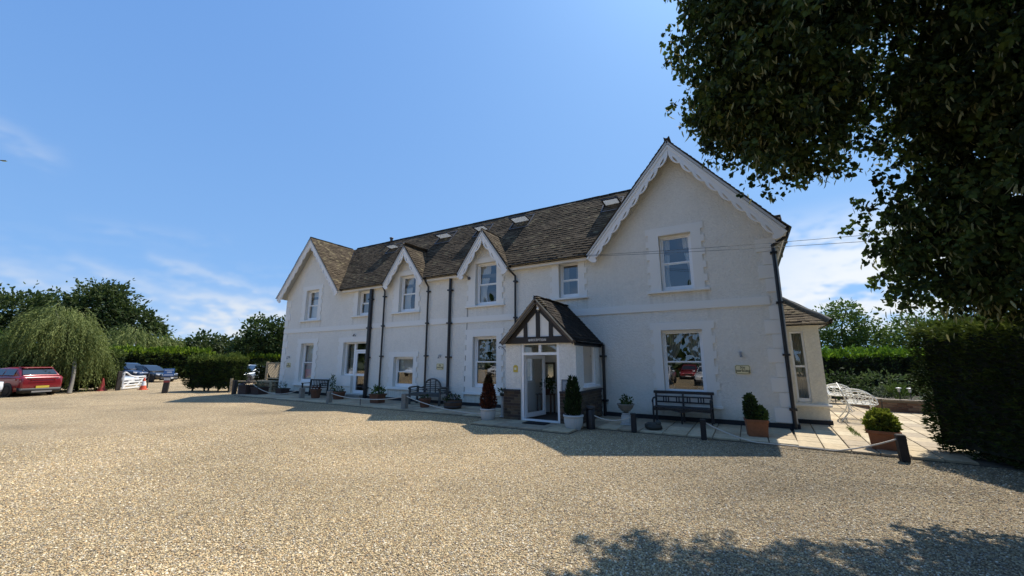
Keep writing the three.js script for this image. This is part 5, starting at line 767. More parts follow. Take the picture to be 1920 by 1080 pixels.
// ---------------------------------------------------------------- parked cars (x forward, built on stations along the length)
function loft(sections, close = true) {                           // sections: arrays of [x, y, z]; a ruled skin through them with end caps
  const n = sections[0].length, pos = [], idx = []; sections.forEach((s) => s.forEach((p) => pos.push(...p)));
  for (let i = 0; i + 1 < sections.length; i++) for (let j = 0; j < n - (close ? 0 : 1); j++) { const a = i * n + j, b = i * n + (j + 1) % n; idx.push(a, b, a + n, b, b + n, a + n); }
  for (const e of [0, sections.length - 1]) { const c = pos.length / 3, m = [0, 0, 0]; sections[e].forEach((p) => p.forEach((v, k) => { m[k] += v / n; })); pos.push(...m); for (let j = 0; j < n; j++) { const a = e * n + j, b = e * n + (j + 1) % n; if (e) idx.push(c, a, b); else idx.push(c, b, a); } }
  const g = new THREE.BufferGeometry(); g.setAttribute('position', new THREE.Float32BufferAttribute(pos, 3)); g.setIndex(idx); g.computeVertexNormals(); g.setAttribute('uv', new THREE.BufferAttribute(new Float32Array(pos.length / 3 * 2), 2)); return g;
}
const carGlass = new THREE.MeshPhysicalMaterial({ color: rgb(0.012, 0.014, 0.016), roughness: 0.04, specularIntensity: 1, ior: 1.6, clearcoat: 1, clearcoatRoughness: 0.02 });
const tyreMat = std([0.015, 0.015, 0.015], 0.9), alloy = std([0.45, 0.45, 0.46], 0.35, { metalness: 0.7 }), plastic = std([0.02, 0.02, 0.022], 0.6), lampRed = std([0.28, 0.012, 0.015], 0.2), lampClear = std([0.55, 0.57, 0.6], 0.12), chrome = std([0.6, 0.6, 0.6], 0.15, { metalness: 0.9 });
function makeCar(name, label, pos, heading, paint, o = {}, group) {
  const { L = 3.9, W = 1.56, H = 1.32, hood = 0.30, rear = 0.06, suv = false, hatch = false, plate = [0.55, 0.42, 0.05], sill = suv ? 0.26 : 0.2 } = o;
  const t = thing(name, label, 'car', pos, Math.atan2(-heading[1], heading[0]), group), h = W / 2, belt = H * (hatch ? 0.7 : suv ? 0.66 : 0.62), nose = H * (suv ? 0.52 : 0.47), bon = H * (suv ? 0.62 : 0.56);
  const pm = new THREE.MeshPhysicalMaterial({ color: rgb(...paint), roughness: 0.35, metalness: 0.15, clearcoat: 1, clearcoatRoughness: 0.06 });
  const sec = (x, yb, yt, w) => [[x, yb, -w * 0.86], [x, yb + 0.05, -w * 0.97], [x, (yb + yt) * 0.5, -w], [x, yt - 0.1, -w * 0.985], [x, yt - 0.02, -w * 0.93], [x, yt, -w * 0.8], [x, yt + 0.012, 0], [x, yt, w * 0.8], [x, yt - 0.02, w * 0.93], [x, yt - 0.1, w * 0.985], [x, (yb + yt) * 0.5, w], [x, yb + 0.05, w * 0.97], [x, yb, w * 0.86], [x, yb - 0.01, 0]];
  const x0 = 0, x1 = L, xh = L * (1 - hood);
  mesh('body', loft([sec(x0 + 0.0, sill + 0.14, belt - 0.16, h * 0.82), sec(x0 + 0.04, sill + 0.06, belt - 0.06, h * 0.93), sec(x0 + 0.16, sill, belt, h * 0.99), sec(L * 0.3, sill - 0.02, belt + 0.01, h), sec(L * 0.55, sill - 0.02, belt, h), sec(xh, sill - 0.02, bon + 0.02, h * 0.995), sec(L * 0.88, sill, bon - 0.05, h * 0.97), sec(L - 0.1, sill + 0.02, nose, h * 0.9), sec(L - 0.02, sill + 0.08, nose - 0.1, h * 0.8)]), pm, t);
  const cs = (x, yt, wt, wb) => [[x, belt - 0.03, -wb], [x, belt + (yt - belt) * 0.55, -(wb * 0.45 + wt * 0.55)], [x, yt - 0.05, -wt], [x, yt - 0.01, -wt * 0.86], [x, yt + 0.008, 0], [x, yt - 0.01, wt * 0.86], [x, yt - 0.05, wt], [x, belt + (yt - belt) * 0.55, wb * 0.45 + wt * 0.55], [x, belt - 0.03, wb]];
  const wb = h * 0.93, wt = h * 0.74, r0 = L * rear, r1 = r0 + (suv ? 0.36 : hatch ? 0.3 : 0.34), f1 = xh - L * 0.17, f0 = xh + 0.05;
  mesh('cabin', loft([cs(r0, belt + 0.02, wb * 0.9, wb * 0.95), cs(r1, H - 0.03, wt, wb), cs((r1 + f1) / 2, H, wt * 1.02, wb), cs(f1, H - 0.04, wt * 0.98, wb), cs(f0, belt + 0.02, wb * 0.9, wb * 0.96)]), pm, t);
  const quad = (pts, n, off) => { const q = pts.map((p) => [p[0] + n[0] * off, p[1] + n[1] * off, p[2] + n[2] * off]); return fan(q); };
  const k = 0.88; // windows sit a few millimetres proud of the cabin skin
  for (const s of [1, -1]) {
    const zt = (y) => s * (wb + (wt - wb) * (y - belt) / (H - 0.05 - belt)) + s * 0.014, yb = belt + 0.03, yt = H - 0.1, mid = (r1 + f1) / 2 - 0.05;
    for (const [a, b, c, d] of [[r0 + 0.32, mid - 0.03, mid - 0.03, r1 + 0.06], [mid + 0.03, f0 - 0.2, f1 - 0.02, mid + 0.03]]) mesh('side_window', quad(s > 0 ? [[a, yb, zt(yb)], [b, yb, zt(yb)], [c, yt, zt(yt)], [d, yt, zt(yt)]] : [[b, yb, zt(yb)], [a, yb, zt(yb)], [d, yt, zt(yt)], [c, yt, zt(yt)]], [0, 0, s], 0.004), carGlass, t);
    mesh('wing_mirror', moved(new THREE.SphereGeometry(0.08, 10, 8).scale(0.7, 0.7, 1.1), f0 - 0.28, belt + 0.06, s * (h + 0.07)), pm, t);
    mesh('sill_trim', bx(L * 0.22, L * 0.78, sill - 0.05, sill + 0.06, s > 0 ? h * 0.93 : -h * 0.985, s > 0 ? h * 0.985 : -h * 0.93), plastic, t);
    mesh('tail_light', loft([[[-0.012, belt - 0.24, s * h * 0.5], [-0.012, belt - 0.10, s * h * 0.5], [0.09, belt - 0.09, s * h * 0.95], [0.09, belt - 0.24, s * h * 0.95]], [[0.05, belt - 0.24, s * h * 0.5], [0.05, belt - 0.10, s * h * 0.5], [0.28, belt - 0.08, s * h * 1.005], [0.28, belt - 0.2, s * h * 1.005]]]), lampRed, t);
    mesh('headlight', loft([[[L - 0.03, nose - 0.12, s * h * 0.45], [L - 0.05, nose - 0.02, s * h * 0.45], [L - 0.2, nose + 0.02, s * h * 0.93], [L - 0.17, nose - 0.12, s * h * 0.93]], [[L - 0.14, nose - 0.12, s * h * 0.45], [L - 0.14, nose - 0.02, s * h * 0.45], [L - 0.42, nose + 0.04, s * h * 0.96], [L - 0.4, nose - 0.05, s * h * 0.975]]]), lampClear, t);
    for (const x of [L * 0.19, L * 0.805]) {
      const R = suv ? 0.31 : 0.28; mesh('wheel_arch', moved(new THREE.CylinderGeometry(R + 0.055, R + 0.055, 0.04, 22, 1, false), x, R, s * (h - 0.012), 0, Math.PI / 2), plastic, t);
      const w = mesh('wheel', moved(new THREE.TorusGeometry(R - 0.075, 0.075, 8, 22).scale(1, 1, 1.15), x, R, s * (h - 0.055)), tyreMat, t); const spokes = [moved(new THREE.CylinderGeometry(R - 0.1, R - 0.1, 0.03, 20), x, R, s * (h - 0.04), 0, Math.PI / 2)]; mesh('rim', spokes, plastic, w); const sp = []; for (let i = 0; i < 5; i++) { const a = i * 1.2566; sp.push(bar([x, R, s * (h - 0.016)], [x + Math.cos(a) * (R - 0.1), R + Math.sin(a) * (R - 0.1), s * (h - 0.02)], 0.045, 0.02)); } mesh('spokes', sp, alloy, w);
    }
  }
  const yb = belt + (hatch ? 0.06 : 0.05), yt = H - (hatch ? 0.1 : 0.1), mixz = (y) => wb * 0.86 + (wt * 0.86 - wb * 0.86) * (y - belt) / (H - belt);
  mesh('rear_window', fan([[r0 + (r1 - r0) * 0.1 - 0.03, yb, -mixz(yb)], [r0 + (r1 - r0) * 0.1 - 0.03, yb, mixz(yb)], [r0 + (r1 - r0) * 0.82 - 0.03, yt, mixz(yt)], [r0 + (r1 - r0) * 0.82 - 0.03, yt, -mixz(yt)]]), carGlass, t);
  mesh('windscreen', fan([[f0 + (f1 - f0) * 0.08 + 0.03, yb, mixz(yb)], [f0 + (f1 - f0) * 0.08 + 0.03, yb, -mixz(yb)], [f0 + (f1 - f0) * 0.84 + 0.035, yt, -mixz(yt)], [f0 + (f1 - f0) * 0.84 + 0.035, yt, mixz(yt)]]), carGlass, t);
  mesh('rear_bumper', loft([[[0.1, sill - 0.06, -h * 0.9], [0.1, sill + 0.14, -h * 0.97], [0.1, sill + 0.14, h * 0.97], [0.1, sill - 0.06, h * 0.9]], [[-0.03, sill - 0.02, -h * 0.78], [-0.03, sill + 0.13, -h * 0.82], [-0.03, sill + 0.13, h * 0.82], [-0.03, sill - 0.02, h * 0.78]]].reverse()), plastic, t);
  mesh('front_bumper', loft([[[L - 0.12, sill - 0.06, -h * 0.88], [L - 0.12, sill + 0.14, -h * 0.93], [L - 0.12, sill + 0.14, h * 0.93], [L - 0.12, sill - 0.06, h * 0.88]], [[L + 0.015, sill - 0.02, -h * 0.72], [L + 0.015, sill + 0.14, -h * 0.78], [L + 0.015, sill + 0.14, h * 0.78], [L + 0.015, sill - 0.02, h * 0.72]]]), plastic, t);
  mesh('grille', bx(L - 0.06, L + 0.002, nose - 0.2, nose - 0.1, -h * 0.42, h * 0.42), plastic, t);
  mesh('number_plate', bx(-0.045, -0.025, sill + 0.16, sill + 0.26, -0.23, 0.23), std(plate, 0.5), t); mesh('number_plate', bx(L + 0.012, L + 0.03, sill + 0.05, sill + 0.14, -0.23, 0.23), std([0.7, 0.7, 0.68], 0.5), t);
  if (hatch) { mesh('light_band', bx(-0.022, 0.02, belt - 0.175, belt - 0.135, -h * 0.55, h * 0.55), lampRed, t); mesh('tailgate_crease', bx(-0.012, 0.02, belt - 0.3, belt - 0.285, -h * 0.6, h * 0.6), pm, t); mesh('lower_cladding', loft([[[0.12, sill - 0.05, -h * 0.95], [0.12, sill + 0.2, -h * 1.0], [0.12, sill + 0.2, h * 1.0], [0.12, sill - 0.05, h * 0.95]], [[-0.045, sill, -h * 0.8], [-0.045, sill + 0.15, -h * 0.84], [-0.045, sill + 0.15, h * 0.84], [-0.045, sill, h * 0.8]]].reverse()), plastic, t); }
  if (o.spoiler) { mesh('roof_spoiler', loft([[[r1 - 0.12, H - 0.055, -wt * 0.9], [r1 - 0.12, H - 0.03, -wt * 0.9], [r1 - 0.12, H - 0.03, wt * 0.9], [r1 - 0.12, H - 0.055, wt * 0.9]], [[r1 + 0.12, H - 0.04, -wt * 0.95], [r1 + 0.12, H + 0.01, -wt * 0.95], [r1 + 0.12, H + 0.01, wt * 0.95], [r1 + 0.12, H - 0.04, wt * 0.95]]].reverse()), pm, t); mesh('tailgate_trim', bx(-0.02, 0.02, belt - 0.11, belt - 0.09, -h * 0.7, h * 0.7), chrome, t); mesh('skid_plate', bx(-0.05, 0.0, sill - 0.03, sill + 0.04, -h * 0.45, h * 0.45), alloy, t); }
  return t;
}
makeCar('parked_car', 'dark red hatchback seen from behind, parked before the long hedge', [-28.25, 0, 6.5], [-0.94, 0.342], [0.21, 0.007, 0.014], { hatch: true, spoiler: true, H: 1.31, L: 3.7 });
makeCar('parked_car', 'white car at the left edge, only its headlight and front wing in the picture', [-30.45, 0, 9.55], [0.955, -0.30], [0.72, 0.73, 0.74], { suv: true, H: 1.33, L: 3.8 });
makeCar('parked_car', 'dark blue tall car with pale windscreen in the far car park, behind the gate', [-42.3, 0, 0.9], [0.93, -0.36], [0.012, 0.025, 0.06], { suv: true, H: 1.46, W: 1.62, L: 3.9 });
makeCar('parked_car', 'black car with silver roof line parked next to the far dark blue one', [-41.6, 0, 0.0], [0.92, -0.39], [0.012, 0.013, 0.016], { L: 4.0, H: 1.28 });
makeCar('parked_car', 'silver white car behind the bars of the white gate', [-37.6, 0, 3.6], [0.83, -0.56], [0.55, 0.57, 0.6], { L: 3.6, H: 1.1 });
makeCar('parked_car', 'pale silver car parked behind the chevron fence panel', [-32.6, 0, -6.6], [0.22, 0.975], [0.22, 0.25, 0.28], { L: 3.8, H: 1.32 });
makeCar('parked_car', 'silver car half hidden behind the clipped hedge block', [-35.2, 0, -6.5], [0.22, 0.975], [0.36, 0.39, 0.42], { L: 3.8, H: 1.3 });
// cars behind the viewpoint, which the window panes mirror
makeCar('mirrored_car', 'white car mirrored at the left of the large right hand ground floor window', [-5.7, 0, 21.2], [0.05, -1], [0.75, 0.76, 0.77], { suv: true });
makeCar('mirrored_car', 'red car mirrored in the middle of the large right hand ground floor window', [-5.0, 0, 31.0], [0.05, -1], [0.28, 0.012, 0.015], {});
makeCar('mirrored_car', 'white car mirrored at the right of the large right hand ground floor window', [-2.55, 0, 21.0], [0.02, -1], [0.75, 0.76, 0.77], { suv: true });
makeCar('mirrored_car', 'white car mirrored in the ground floor window left of the porch', [-20.6, 0, 22.2], [0.2, -0.98], [0.75, 0.76, 0.77], { suv: true });
makeCar('mirrored_car', 'white car mirrored in the low window by the round backed bench', [-31.0, 0, 22.0], [0.3, -0.95], [0.75, 0.76, 0.77], { suv: true });

// ---------------------------------------------------------------- gate, cones, sign post, fence and low wall on the left
{ const t = thing('white_gate', 'white painted five bar gate standing open at the car park entrance', 'gate'), A = [-29.75, 3.35], B = [-30.9, 2.05], d = [(B[0] - A[0]), (B[1] - A[1])], L = Math.hypot(...d), m = std([0.74, 0.74, 0.72], 0.6), P = (u, y) => [A[0] + d[0] * u, y, A[1] + d[1] * u];
  mesh('hinge_stile', bar(P(0.03, 0.05), P(0.03, 0.98), 0.09, 0.07), m, t); mesh('closing_stile', bar(P(1, 0.05), P(1, 0.72), 0.07, 0.06), m, t);
  for (const y of [0.1, 0.25, 0.4, 0.55]) mesh('rail', bar(P(0.03, y), P(1, y + 0.01), 0.035, 0.07), m, t); mesh('top_rail', tube([P(0.03, 0.95), P(0.14, 0.93), P(0.3, 0.78), P(0.5, 0.7), P(1, 0.68)], 0.04, 24, 6), m, t);
  mesh('diagonal_brace', bar(P(0.05, 0.12), P(0.62, 0.7), 0.03, 0.07), m, t); mesh('diagonal_brace', bar(P(0.62, 0.12), P(0.97, 0.66), 0.03, 0.06), m, t); }
{ const t = thing('gate_post', 'dark timber post on which the white gate hangs', 'gate post', [-29.63, 0, 3.52]); mesh('shaft', chamferBox(0.17, 1.02, 0.17, 0.015), MAT.postwood, t); mesh('hinge', [bx(0.05, 0.16, 0.82, 0.86, -0.12, -0.08), bx(0.05, 0.16, 0.2, 0.24, -0.12, -0.08)], MAT.black, t); }
{ const t = thing('gate_stop', 'thin dark upright stake at the open end of the white gate', 'stake', [-30.55, 0, 2.0]); mesh('rod', chamferBox(0.05, 0.86, 0.05, 0.006), MAT.postwood, t); mesh('catch', bx(-0.02, 0.06, 0.6, 0.63, -0.01, 0.01), MAT.black, t); }
function cone(label, x, z, h, body, band) { const t = thing('traffic_cone', label, 'cone', [x, 0, z], 0.4); mesh('base', chamferBox(h * 0.52, 0.035, h * 0.52, 0.01), std(body, 0.6), t); const r = (y) => 0.2 * h * (1 - y) + 0.03; mesh('cone', lathe([[r(0), 0.035], [r(0.36), h * 0.36], [r(0.36), h * 0.36]], 18), std(body, 0.55), t); mesh('reflective_band', lathe([[r(0.36), h * 0.36], [r(0.72), h * 0.72]], 18), std(band, 0.4), t); mesh('tip', lathe([[r(0.72), h * 0.72], [r(1), h], [0, h + 0.005]], 18), std(body, 0.55), t); }
cone('orange and white traffic cone at the open end of the white gate', -29.1, 2.62, 0.66, [0.62, 0.09, 0.03], [0.8, 0.78, 0.75]);
cone('dull red traffic cone beside the dark hedge left of the gate', -29.85, 4.1, 0.68, [0.30, 0.035, 0.025], [0.30, 0.035, 0.025]);
{ const t = thing('car_park_sign', 'leaning timber post with a blue and white sign and red band', 'sign post', [-25.2, 0, 2.95], 1.0); const s = mesh('post', chamferBox(0.22, 0.98, 0.16, 0.012), MAT.postwood, t); s.rotation.z = -0.05; mesh('red_band', bx(-0.09, 0.15, 0.52, 0.62, 0.082, 0.092), std([0.34, 0.06, 0.05], 0.6), t); mesh('white_panel', bx(-0.08, 0.16, 0.63, 0.76, 0.082, 0.094), std([0.6, 0.6, 0.58], 0.6), t);
  const b = mesh('sign_board', chamferBox(0.42, 0.38, 0.02, 0.004), std([0.05, 0.16, 0.42], 0.45), t); b.position.set(0.08, 0.82, 0.11); mesh('sign_print', [bx(-0.1, 0.26, 1.1, 1.15, 0.121, 0.124), bx(0.0, 0.2, 0.98, 1.06, 0.121, 0.124), bx(-0.1, 0.26, 0.86, 0.92, 0.121, 0.124)], std([0.55, 0.62, 0.72], 0.5), t); }
{ const t = thing('chevron_fence_panel', 'pale timber fence panel of chevron slats left of the building', 'fence'), m = MAT.fence, x0 = -22.1, x1 = -20.5, y0 = 0.66, y1 = 1.5, z = -0.25;
  mesh('post', planarUV(bx(x0 - 0.1, x0, 0, y1 + 0.04, z - 0.05, z + 0.05)), m, t); mesh('frame_rail', planarUV(bx(x0, x1, y1 - 0.05, y1, z - 0.02, z + 0.03)), m, t); mesh('frame_rail', planarUV(bx(x0, x1, y0, y0 + 0.05, z - 0.02, z + 0.03)), m, t); mesh('frame_rail', planarUV(bx(x0, x0 + 0.05, y0 + 0.05, y1 - 0.05, z - 0.02, z + 0.03)), m, t); mesh('frame_rail', planarUV(bx(x1 - 0.05, x1, y0 + 0.05, y1 - 0.05, z - 0.02, z + 0.03)), m, t);
  const xc = -21.02; for (let i = 0; i < 14; i++) for (const s of [-1, 1]) { const yv = y0 - 0.55 + i * 0.135, len = s < 0 ? xc - x0 : x1 - xc; let a = [xc, yv], b = [xc + s * len, yv + len * 0.9]; const sl = (b[1] - a[1]) / (b[0] - a[0]); if (a[1] < y0 + 0.05) { a = [a[0] + (y0 + 0.05 - a[1]) / sl, y0 + 0.05]; } if (b[1] > y1 - 0.05) b = [b[0] - (b[1] - y1 + 0.05) / sl, y1 - 0.05]; if ((b[0] - a[0]) * s < 0.08 || b[1] - a[1] < 0.05) continue; mesh('slat', planarUV(bar([a[0], a[1], z], [b[0], b[1], z], 0.022, 0.062)), m, t); } }
{ const t = thing('low_stone_wall', 'low buff rubble stone wall with a pale coping under the chevron fence', 'wall'), ms = [[0.30, 0.24, 0.14], [0.36, 0.29, 0.17], [0.22, 0.17, 0.10], [0.4, 0.33, 0.2]].map((c) => std(c, 0.95, { map: mottled, bumpMap: grain, bumpScale: 0.012 })); mesh('wall_core', bx(-22.4, -20.52, 0, 0.52, -0.2, 0.0), std([0.09, 0.07, 0.045], 1), t); const sg = [[0.2, 0.1], [0.14, 0.08], [0.26, 0.12]].map(([w, h]) => chamferBox(w, h, 0.09, 0.02));
  for (let y = 0.0, r = 0; y < 0.47; y += 0.105, r++) for (let x = -22.35 + (r % 2) * 0.08; x < -20.6; x += 0.2) { const s = mesh('stone', sg[Math.floor(rnd() * 3)], ms[Math.floor(rnd() * 4)], t); s.position.set(x + rr(-0.02, 0.02), y + rr(0, 0.01), 0.01 + rr(-0.01, 0.02)); s.rotation.set(0, rr(-0.1, 0.1), rr(-0.1, 0.1)); }
  for (let i = 0; i < 4; i++) mesh('coping', chamferBox(0.46, 0.05, 0.3, 0.01), std([0.5, 0.42, 0.27], 0.9, { map: mottled }), t).position.set(-22.17 + i * 0.47, 0.53, -0.08); }
{ const t = thing('wooden_rail', 'pale timber handrail on short posts before the low stone wall', 'rail'); mesh('rail', planarUV(bar([-23.0, 0.57, 1.0], [-20.6, 0.55, 0.32], 0.05, 0.05)), MAT.fence, t); mesh('post', planarUV(bx(-23.05, -22.95, 0, 0.7, 0.95, 1.05)), MAT.fence, t); mesh('post', planarUV(bx(-20.65, -20.57, 0, 0.53, 0.28, 0.36)), MAT.fence, t); }

// ---------------------------------------------------------------- hedges
function hedge(name, label, c, turn, L, W, H, n, size, o = {}, geo = LEAF.oval, mat = leafMat) {
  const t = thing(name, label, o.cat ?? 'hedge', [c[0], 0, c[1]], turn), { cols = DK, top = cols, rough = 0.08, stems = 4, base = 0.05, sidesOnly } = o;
  mesh('light_block_core', bx(-L / 2 + 0.14, L / 2 - 0.14, base + 0.12, H - 0.14, -W / 2 + 0.14, W / 2 - 0.14), coreMat, t); const st = []; for (let i = 0; i < stems; i++) { const x = -L / 2 + (i + 0.5) * L / stems; st.push(limb([[x, 0, rr(-0.2, 0.2)], [x + rr(-0.1, 0.1), H * 0.4, rr(-0.2, 0.2)]], 0.05, 0.03, 6)); } mesh('trunk', st, MAT.bark, t);  // added solid dark box inside blocks light through the leaves
  const k = new Cloud(), areas = [L * H, L * H, W * H, W * H, L * W * 1.2], sum = areas.reduce((a, b) => a + b), sd = rr(0, 50);
  for (let i = 0; i < n; i++) {
    let r = rnd() * sum, f = 0; while (r > areas[f]) r -= areas[f++]; const u = rr(-1, 1), v = rnd(); let p, nn;
    if (f < 2) { const s = f ? -1 : 1; p = [u * L / 2, base + v * (H - base), s * W / 2]; nn = [0, 0.1, s]; } else if (f < 4) { const s = f === 3 ? -1 : 1; p = [s * L / 2, base + v * (H - base), u * W / 2]; nn = [s, 0.1, 0]; } else { p = [u * L / 2, H, (v * 2 - 1) * W / 2]; nn = [0, 1, 0]; }
    const b = rough * (noise3(p[0] * 1.6 + sd, p[1] * 1.6, p[2] * 1.6) + 0.7 * noise3(p[0] * 5, p[1] * 5 + sd, p[2] * 5)), inn = -Math.pow(rnd(), 1.6) * 0.17 + b + (f === 4 && rnd() < 0.06 ? rr(0.03, 0.16) : 0);
    const low = p[1] < 0.5 && f < 4 ? (0.5 - p[1]) * (o.undercut ?? 0.2) : 0; const q = [0, 1, 2].map((j) => p[j] + nn[j] * (j === 1 ? (f === 4 ? inn : 0) : inn - low));
    const isTop = q[1] > H - 0.2 - 0.15 * noise3(q[0] * 3, 2, q[2] * 3); const C = isTop ? top : cols; k.add(q[0], Math.max(0.02, q[1]), q[2], size * rr(0.65, 1.35), outQ([nn[0], nn[1] + (o.up ?? 0.4), nn[2]], 0.75), mixc(C[0], C[1], Math.min(1, Math.max(0, 0.5 + 0.5 * noise3(q[0] * 2.2, q[1] * 2.2, q[2] * 2.2 + sd) + rr(-0.3, 0.3))), rr(0.8, 1.2)));  // top leaves take a lighter palette, sunlight put into their colour
  }
  k.build('foliage', geo, mat, t); return t;
}
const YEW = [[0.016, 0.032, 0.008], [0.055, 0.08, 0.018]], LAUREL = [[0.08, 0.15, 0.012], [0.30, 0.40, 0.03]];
{ // the near hedge at the right, running towards the viewer
  const a = [2.62, 1.35], b = [4.75, 6.4], L = Math.hypot(b[0] - a[0], b[1] - a[1]), d = [(b[0] - a[0]) / L, (b[1] - a[1]) / L], W = 1.7, n = [d[1], -d[0]];
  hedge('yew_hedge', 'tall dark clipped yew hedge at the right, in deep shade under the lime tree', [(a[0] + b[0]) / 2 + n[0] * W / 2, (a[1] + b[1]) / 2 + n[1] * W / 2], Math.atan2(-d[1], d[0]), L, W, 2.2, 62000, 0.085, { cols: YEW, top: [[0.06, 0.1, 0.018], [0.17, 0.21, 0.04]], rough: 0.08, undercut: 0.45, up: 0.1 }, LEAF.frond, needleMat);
}
{ const a = [-25.6, 2.05], b = [-23.0, 0.95], L = Math.hypot(b[0] - a[0], b[1] - a[1]), d = [(b[0] - a[0]) / L, (b[1] - a[1]) / L], W = 0.95, n = [d[1], -d[0]];
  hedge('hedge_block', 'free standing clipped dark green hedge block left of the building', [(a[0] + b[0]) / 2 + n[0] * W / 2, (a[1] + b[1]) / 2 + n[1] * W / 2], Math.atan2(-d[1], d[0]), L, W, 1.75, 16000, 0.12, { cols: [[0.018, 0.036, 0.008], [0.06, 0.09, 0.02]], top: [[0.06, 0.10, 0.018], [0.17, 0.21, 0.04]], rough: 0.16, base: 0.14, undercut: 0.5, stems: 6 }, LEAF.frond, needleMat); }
{ const a = [-35.2, 11.5], b = [-30.3, 3.75], L = Math.hypot(b[0] - a[0], b[1] - a[1]), d = [(b[0] - a[0]) / L, (b[1] - a[1]) / L], W = 1.4, n = [d[1], -d[0]];
  hedge('boundary_hedge', 'long dark clipped hedge behind the red car, its top coloured a sunlit yellow green', [(a[0] + b[0]) / 2 - Math.abs(n[0]) * W / 2, (a[1] + b[1]) / 2 - Math.abs(n[1]) * W / 2], Math.atan2(-d[1], d[0]), L, W, 2.0, 26000, 0.15, { cols: [[0.012, 0.028, 0.008], [0.05, 0.075, 0.02]], top: [[0.06, 0.1, 0.015], [0.16, 0.21, 0.04]], rough: 0.12, stems: 10 }); }
hedge('added_shrub_row', 'added dark shrubs that darken the gaps of the chevron fence panel', [-24.6, -2.2], 0.35, 2.4, 0.8, 1.35, 2600, 0.14, { cols: [[0.018, 0.036, 0.010], [0.05, 0.08, 0.02]], rough: 0.1, stems: 4, cat: 'shrubs' });  // added behind the panel so its gaps read dark
hedge('laurel_hedge', 'bright yellow green laurel hedge behind the far parked cars', [-45.2, -1.0], 1.45, 11, 1.6, 2.35, 15000, 0.26, { cols: [[0.03, 0.06, 0.012], [0.09, 0.13, 0.03]], top: LAUREL, rough: 0.34, stems: 8 });
hedge('laurel_hedge', 'pale green hedge top showing above the chevron fence', [-38.5, -10.5], 0.9, 9, 1.5, 1.95, 8000, 0.24, { cols: [[0.03, 0.06, 0.012], [0.09, 0.13, 0.03]], top: LAUREL, rough: 0.18, stems: 7 });
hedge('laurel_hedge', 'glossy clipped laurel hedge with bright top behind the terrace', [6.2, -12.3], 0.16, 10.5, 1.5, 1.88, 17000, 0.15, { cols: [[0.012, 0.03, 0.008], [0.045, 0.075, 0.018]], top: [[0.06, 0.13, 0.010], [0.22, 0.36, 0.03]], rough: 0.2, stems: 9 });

// ---------------------------------------------------------------- trees
function tree(name, label, base, trunk, lobes, o = {}) {
  const t = thing(name, label, o.cat ?? 'tree', [base[0], 0, base[1]], 0, o.group), top = trunk[trunk.length - 1];
  mesh('trunk', limb(trunk, o.r0 ?? 0.25, o.r1 ?? 0.1), o.bark ?? MAT.bark, t);
  const k = new Cloud();
  for (const l of lobes) { if (!o.nolimb) mesh('limb', limb([top, [(top[0] + l[0]) / 2 + rr(-0.2, 0.2), (top[1] + l[1]) / 2 + rr(0, 0.3), (top[2] + l[2]) / 2], [l[0], l[1], l[2]]], (o.r1 ?? 0.1) * 0.8, 0.03), o.bark ?? MAT.bark, t); blob(k, l, [l[3], l[4], l[5]], l[6], o.size, { shell: 0.3, lump: 0.38, ...o.blob, ...(l[7] ?? {}) }); }
  k.build('crown', o.geo ?? LEAF.oval, o.mat ?? leafMat, t); return t;
}
const OAKC = { cols: [[0.03, 0.055, 0.016], [0.105, 0.145, 0.04]], holes: -0.16, hf: 0.6, lf: 2.6, lump: 0.5 };
tree('oak_tree', 'tall dark spreading oak with sky gaps, right of the pair beyond the car park', [-78, -6.6], [[0, 0, 0], [0.2, 3, 0], [0, 5.5, 0.2]], [[0, 9.2, 0.3, 3.6, 3.3, 3.6, 4800], [0.6, 7.0, -3.4, 2.8, 2.3, 2.6, 2700], [1.2, 5.6, -5.2, 2.2, 1.6, 2.0, 1500], [0.3, 7.4, 3.8, 3.0, 2.6, 3.0, 3000], [0, 5.2, 0.5, 4.6, 2.0, 4.6, 3000], [-1, 10.8, -1, 1.8, 1.5, 1.8, 1100]], { size: 0.44, r0: 0.55, r1: 0.3, blob: OAKC });
tree('oak_tree', 'lower dark spreading oak at the far left, beyond the willow', [-75, 3.0], [[0, 0, 0], [0, 2.5, 0], [0.2, 4, 0.1]], [[0, 7.0, -1.2, 3.6, 2.7, 3.6, 4200], [0.4, 5.6, 3.2, 3.4, 2.7, 3.6, 4000], [0.5, 3.2, 0, 4.5, 2.0, 5.5, 3300], [0.5, 5.0, 7.5, 3.2, 3, 3.4, 2600]], { size: 0.43, r0: 0.5, r1: 0.28, blob: OAKC });
tree('dark_tree', 'dark leafy tree standing just left of the building beyond the fence', [-40.4, -9.2], [[0, 0, 0], [0.1, 1.8, 0], [0, 3, 0]], [[0, 4.4, 0, 1.7, 1.5, 1.7, 1500], [0.4, 3.0, -1.6, 1.8, 1.5, 1.8, 1300], [-0.2, 2.8, 1.0, 1.3, 1.2, 1.4, 900], [1.0, 4.6, -2.2, 1.5, 1.3, 1.5, 900]], { size: 0.3, r0: 0.22, r1: 0.12, blob: { cols: DK, holes: -0.35, hf: 1.0, lump: 0.4, lf: 2.2 } });
const midTree = (label, x, z, r, h, cols, n = 1500, size = 0.4) => tree('background_tree', label, [x, z], [[0, 0, 0], [0, h * 0.4, 0], [0, h * 0.6, 0]], [[0, h * 0.62, 0, r, h * 0.4, r, n], [0.3, h * 0.35, -r * 0.6, r * 0.8, h * 0.33, r * 0.8, Math.round(n * 0.6)]], { size, r0: 0.2, r1: 0.1, nolimb: true, blob: { cols, holes: -0.55, hf: 0.8, lump: 0.35, lf: 2.4 } });
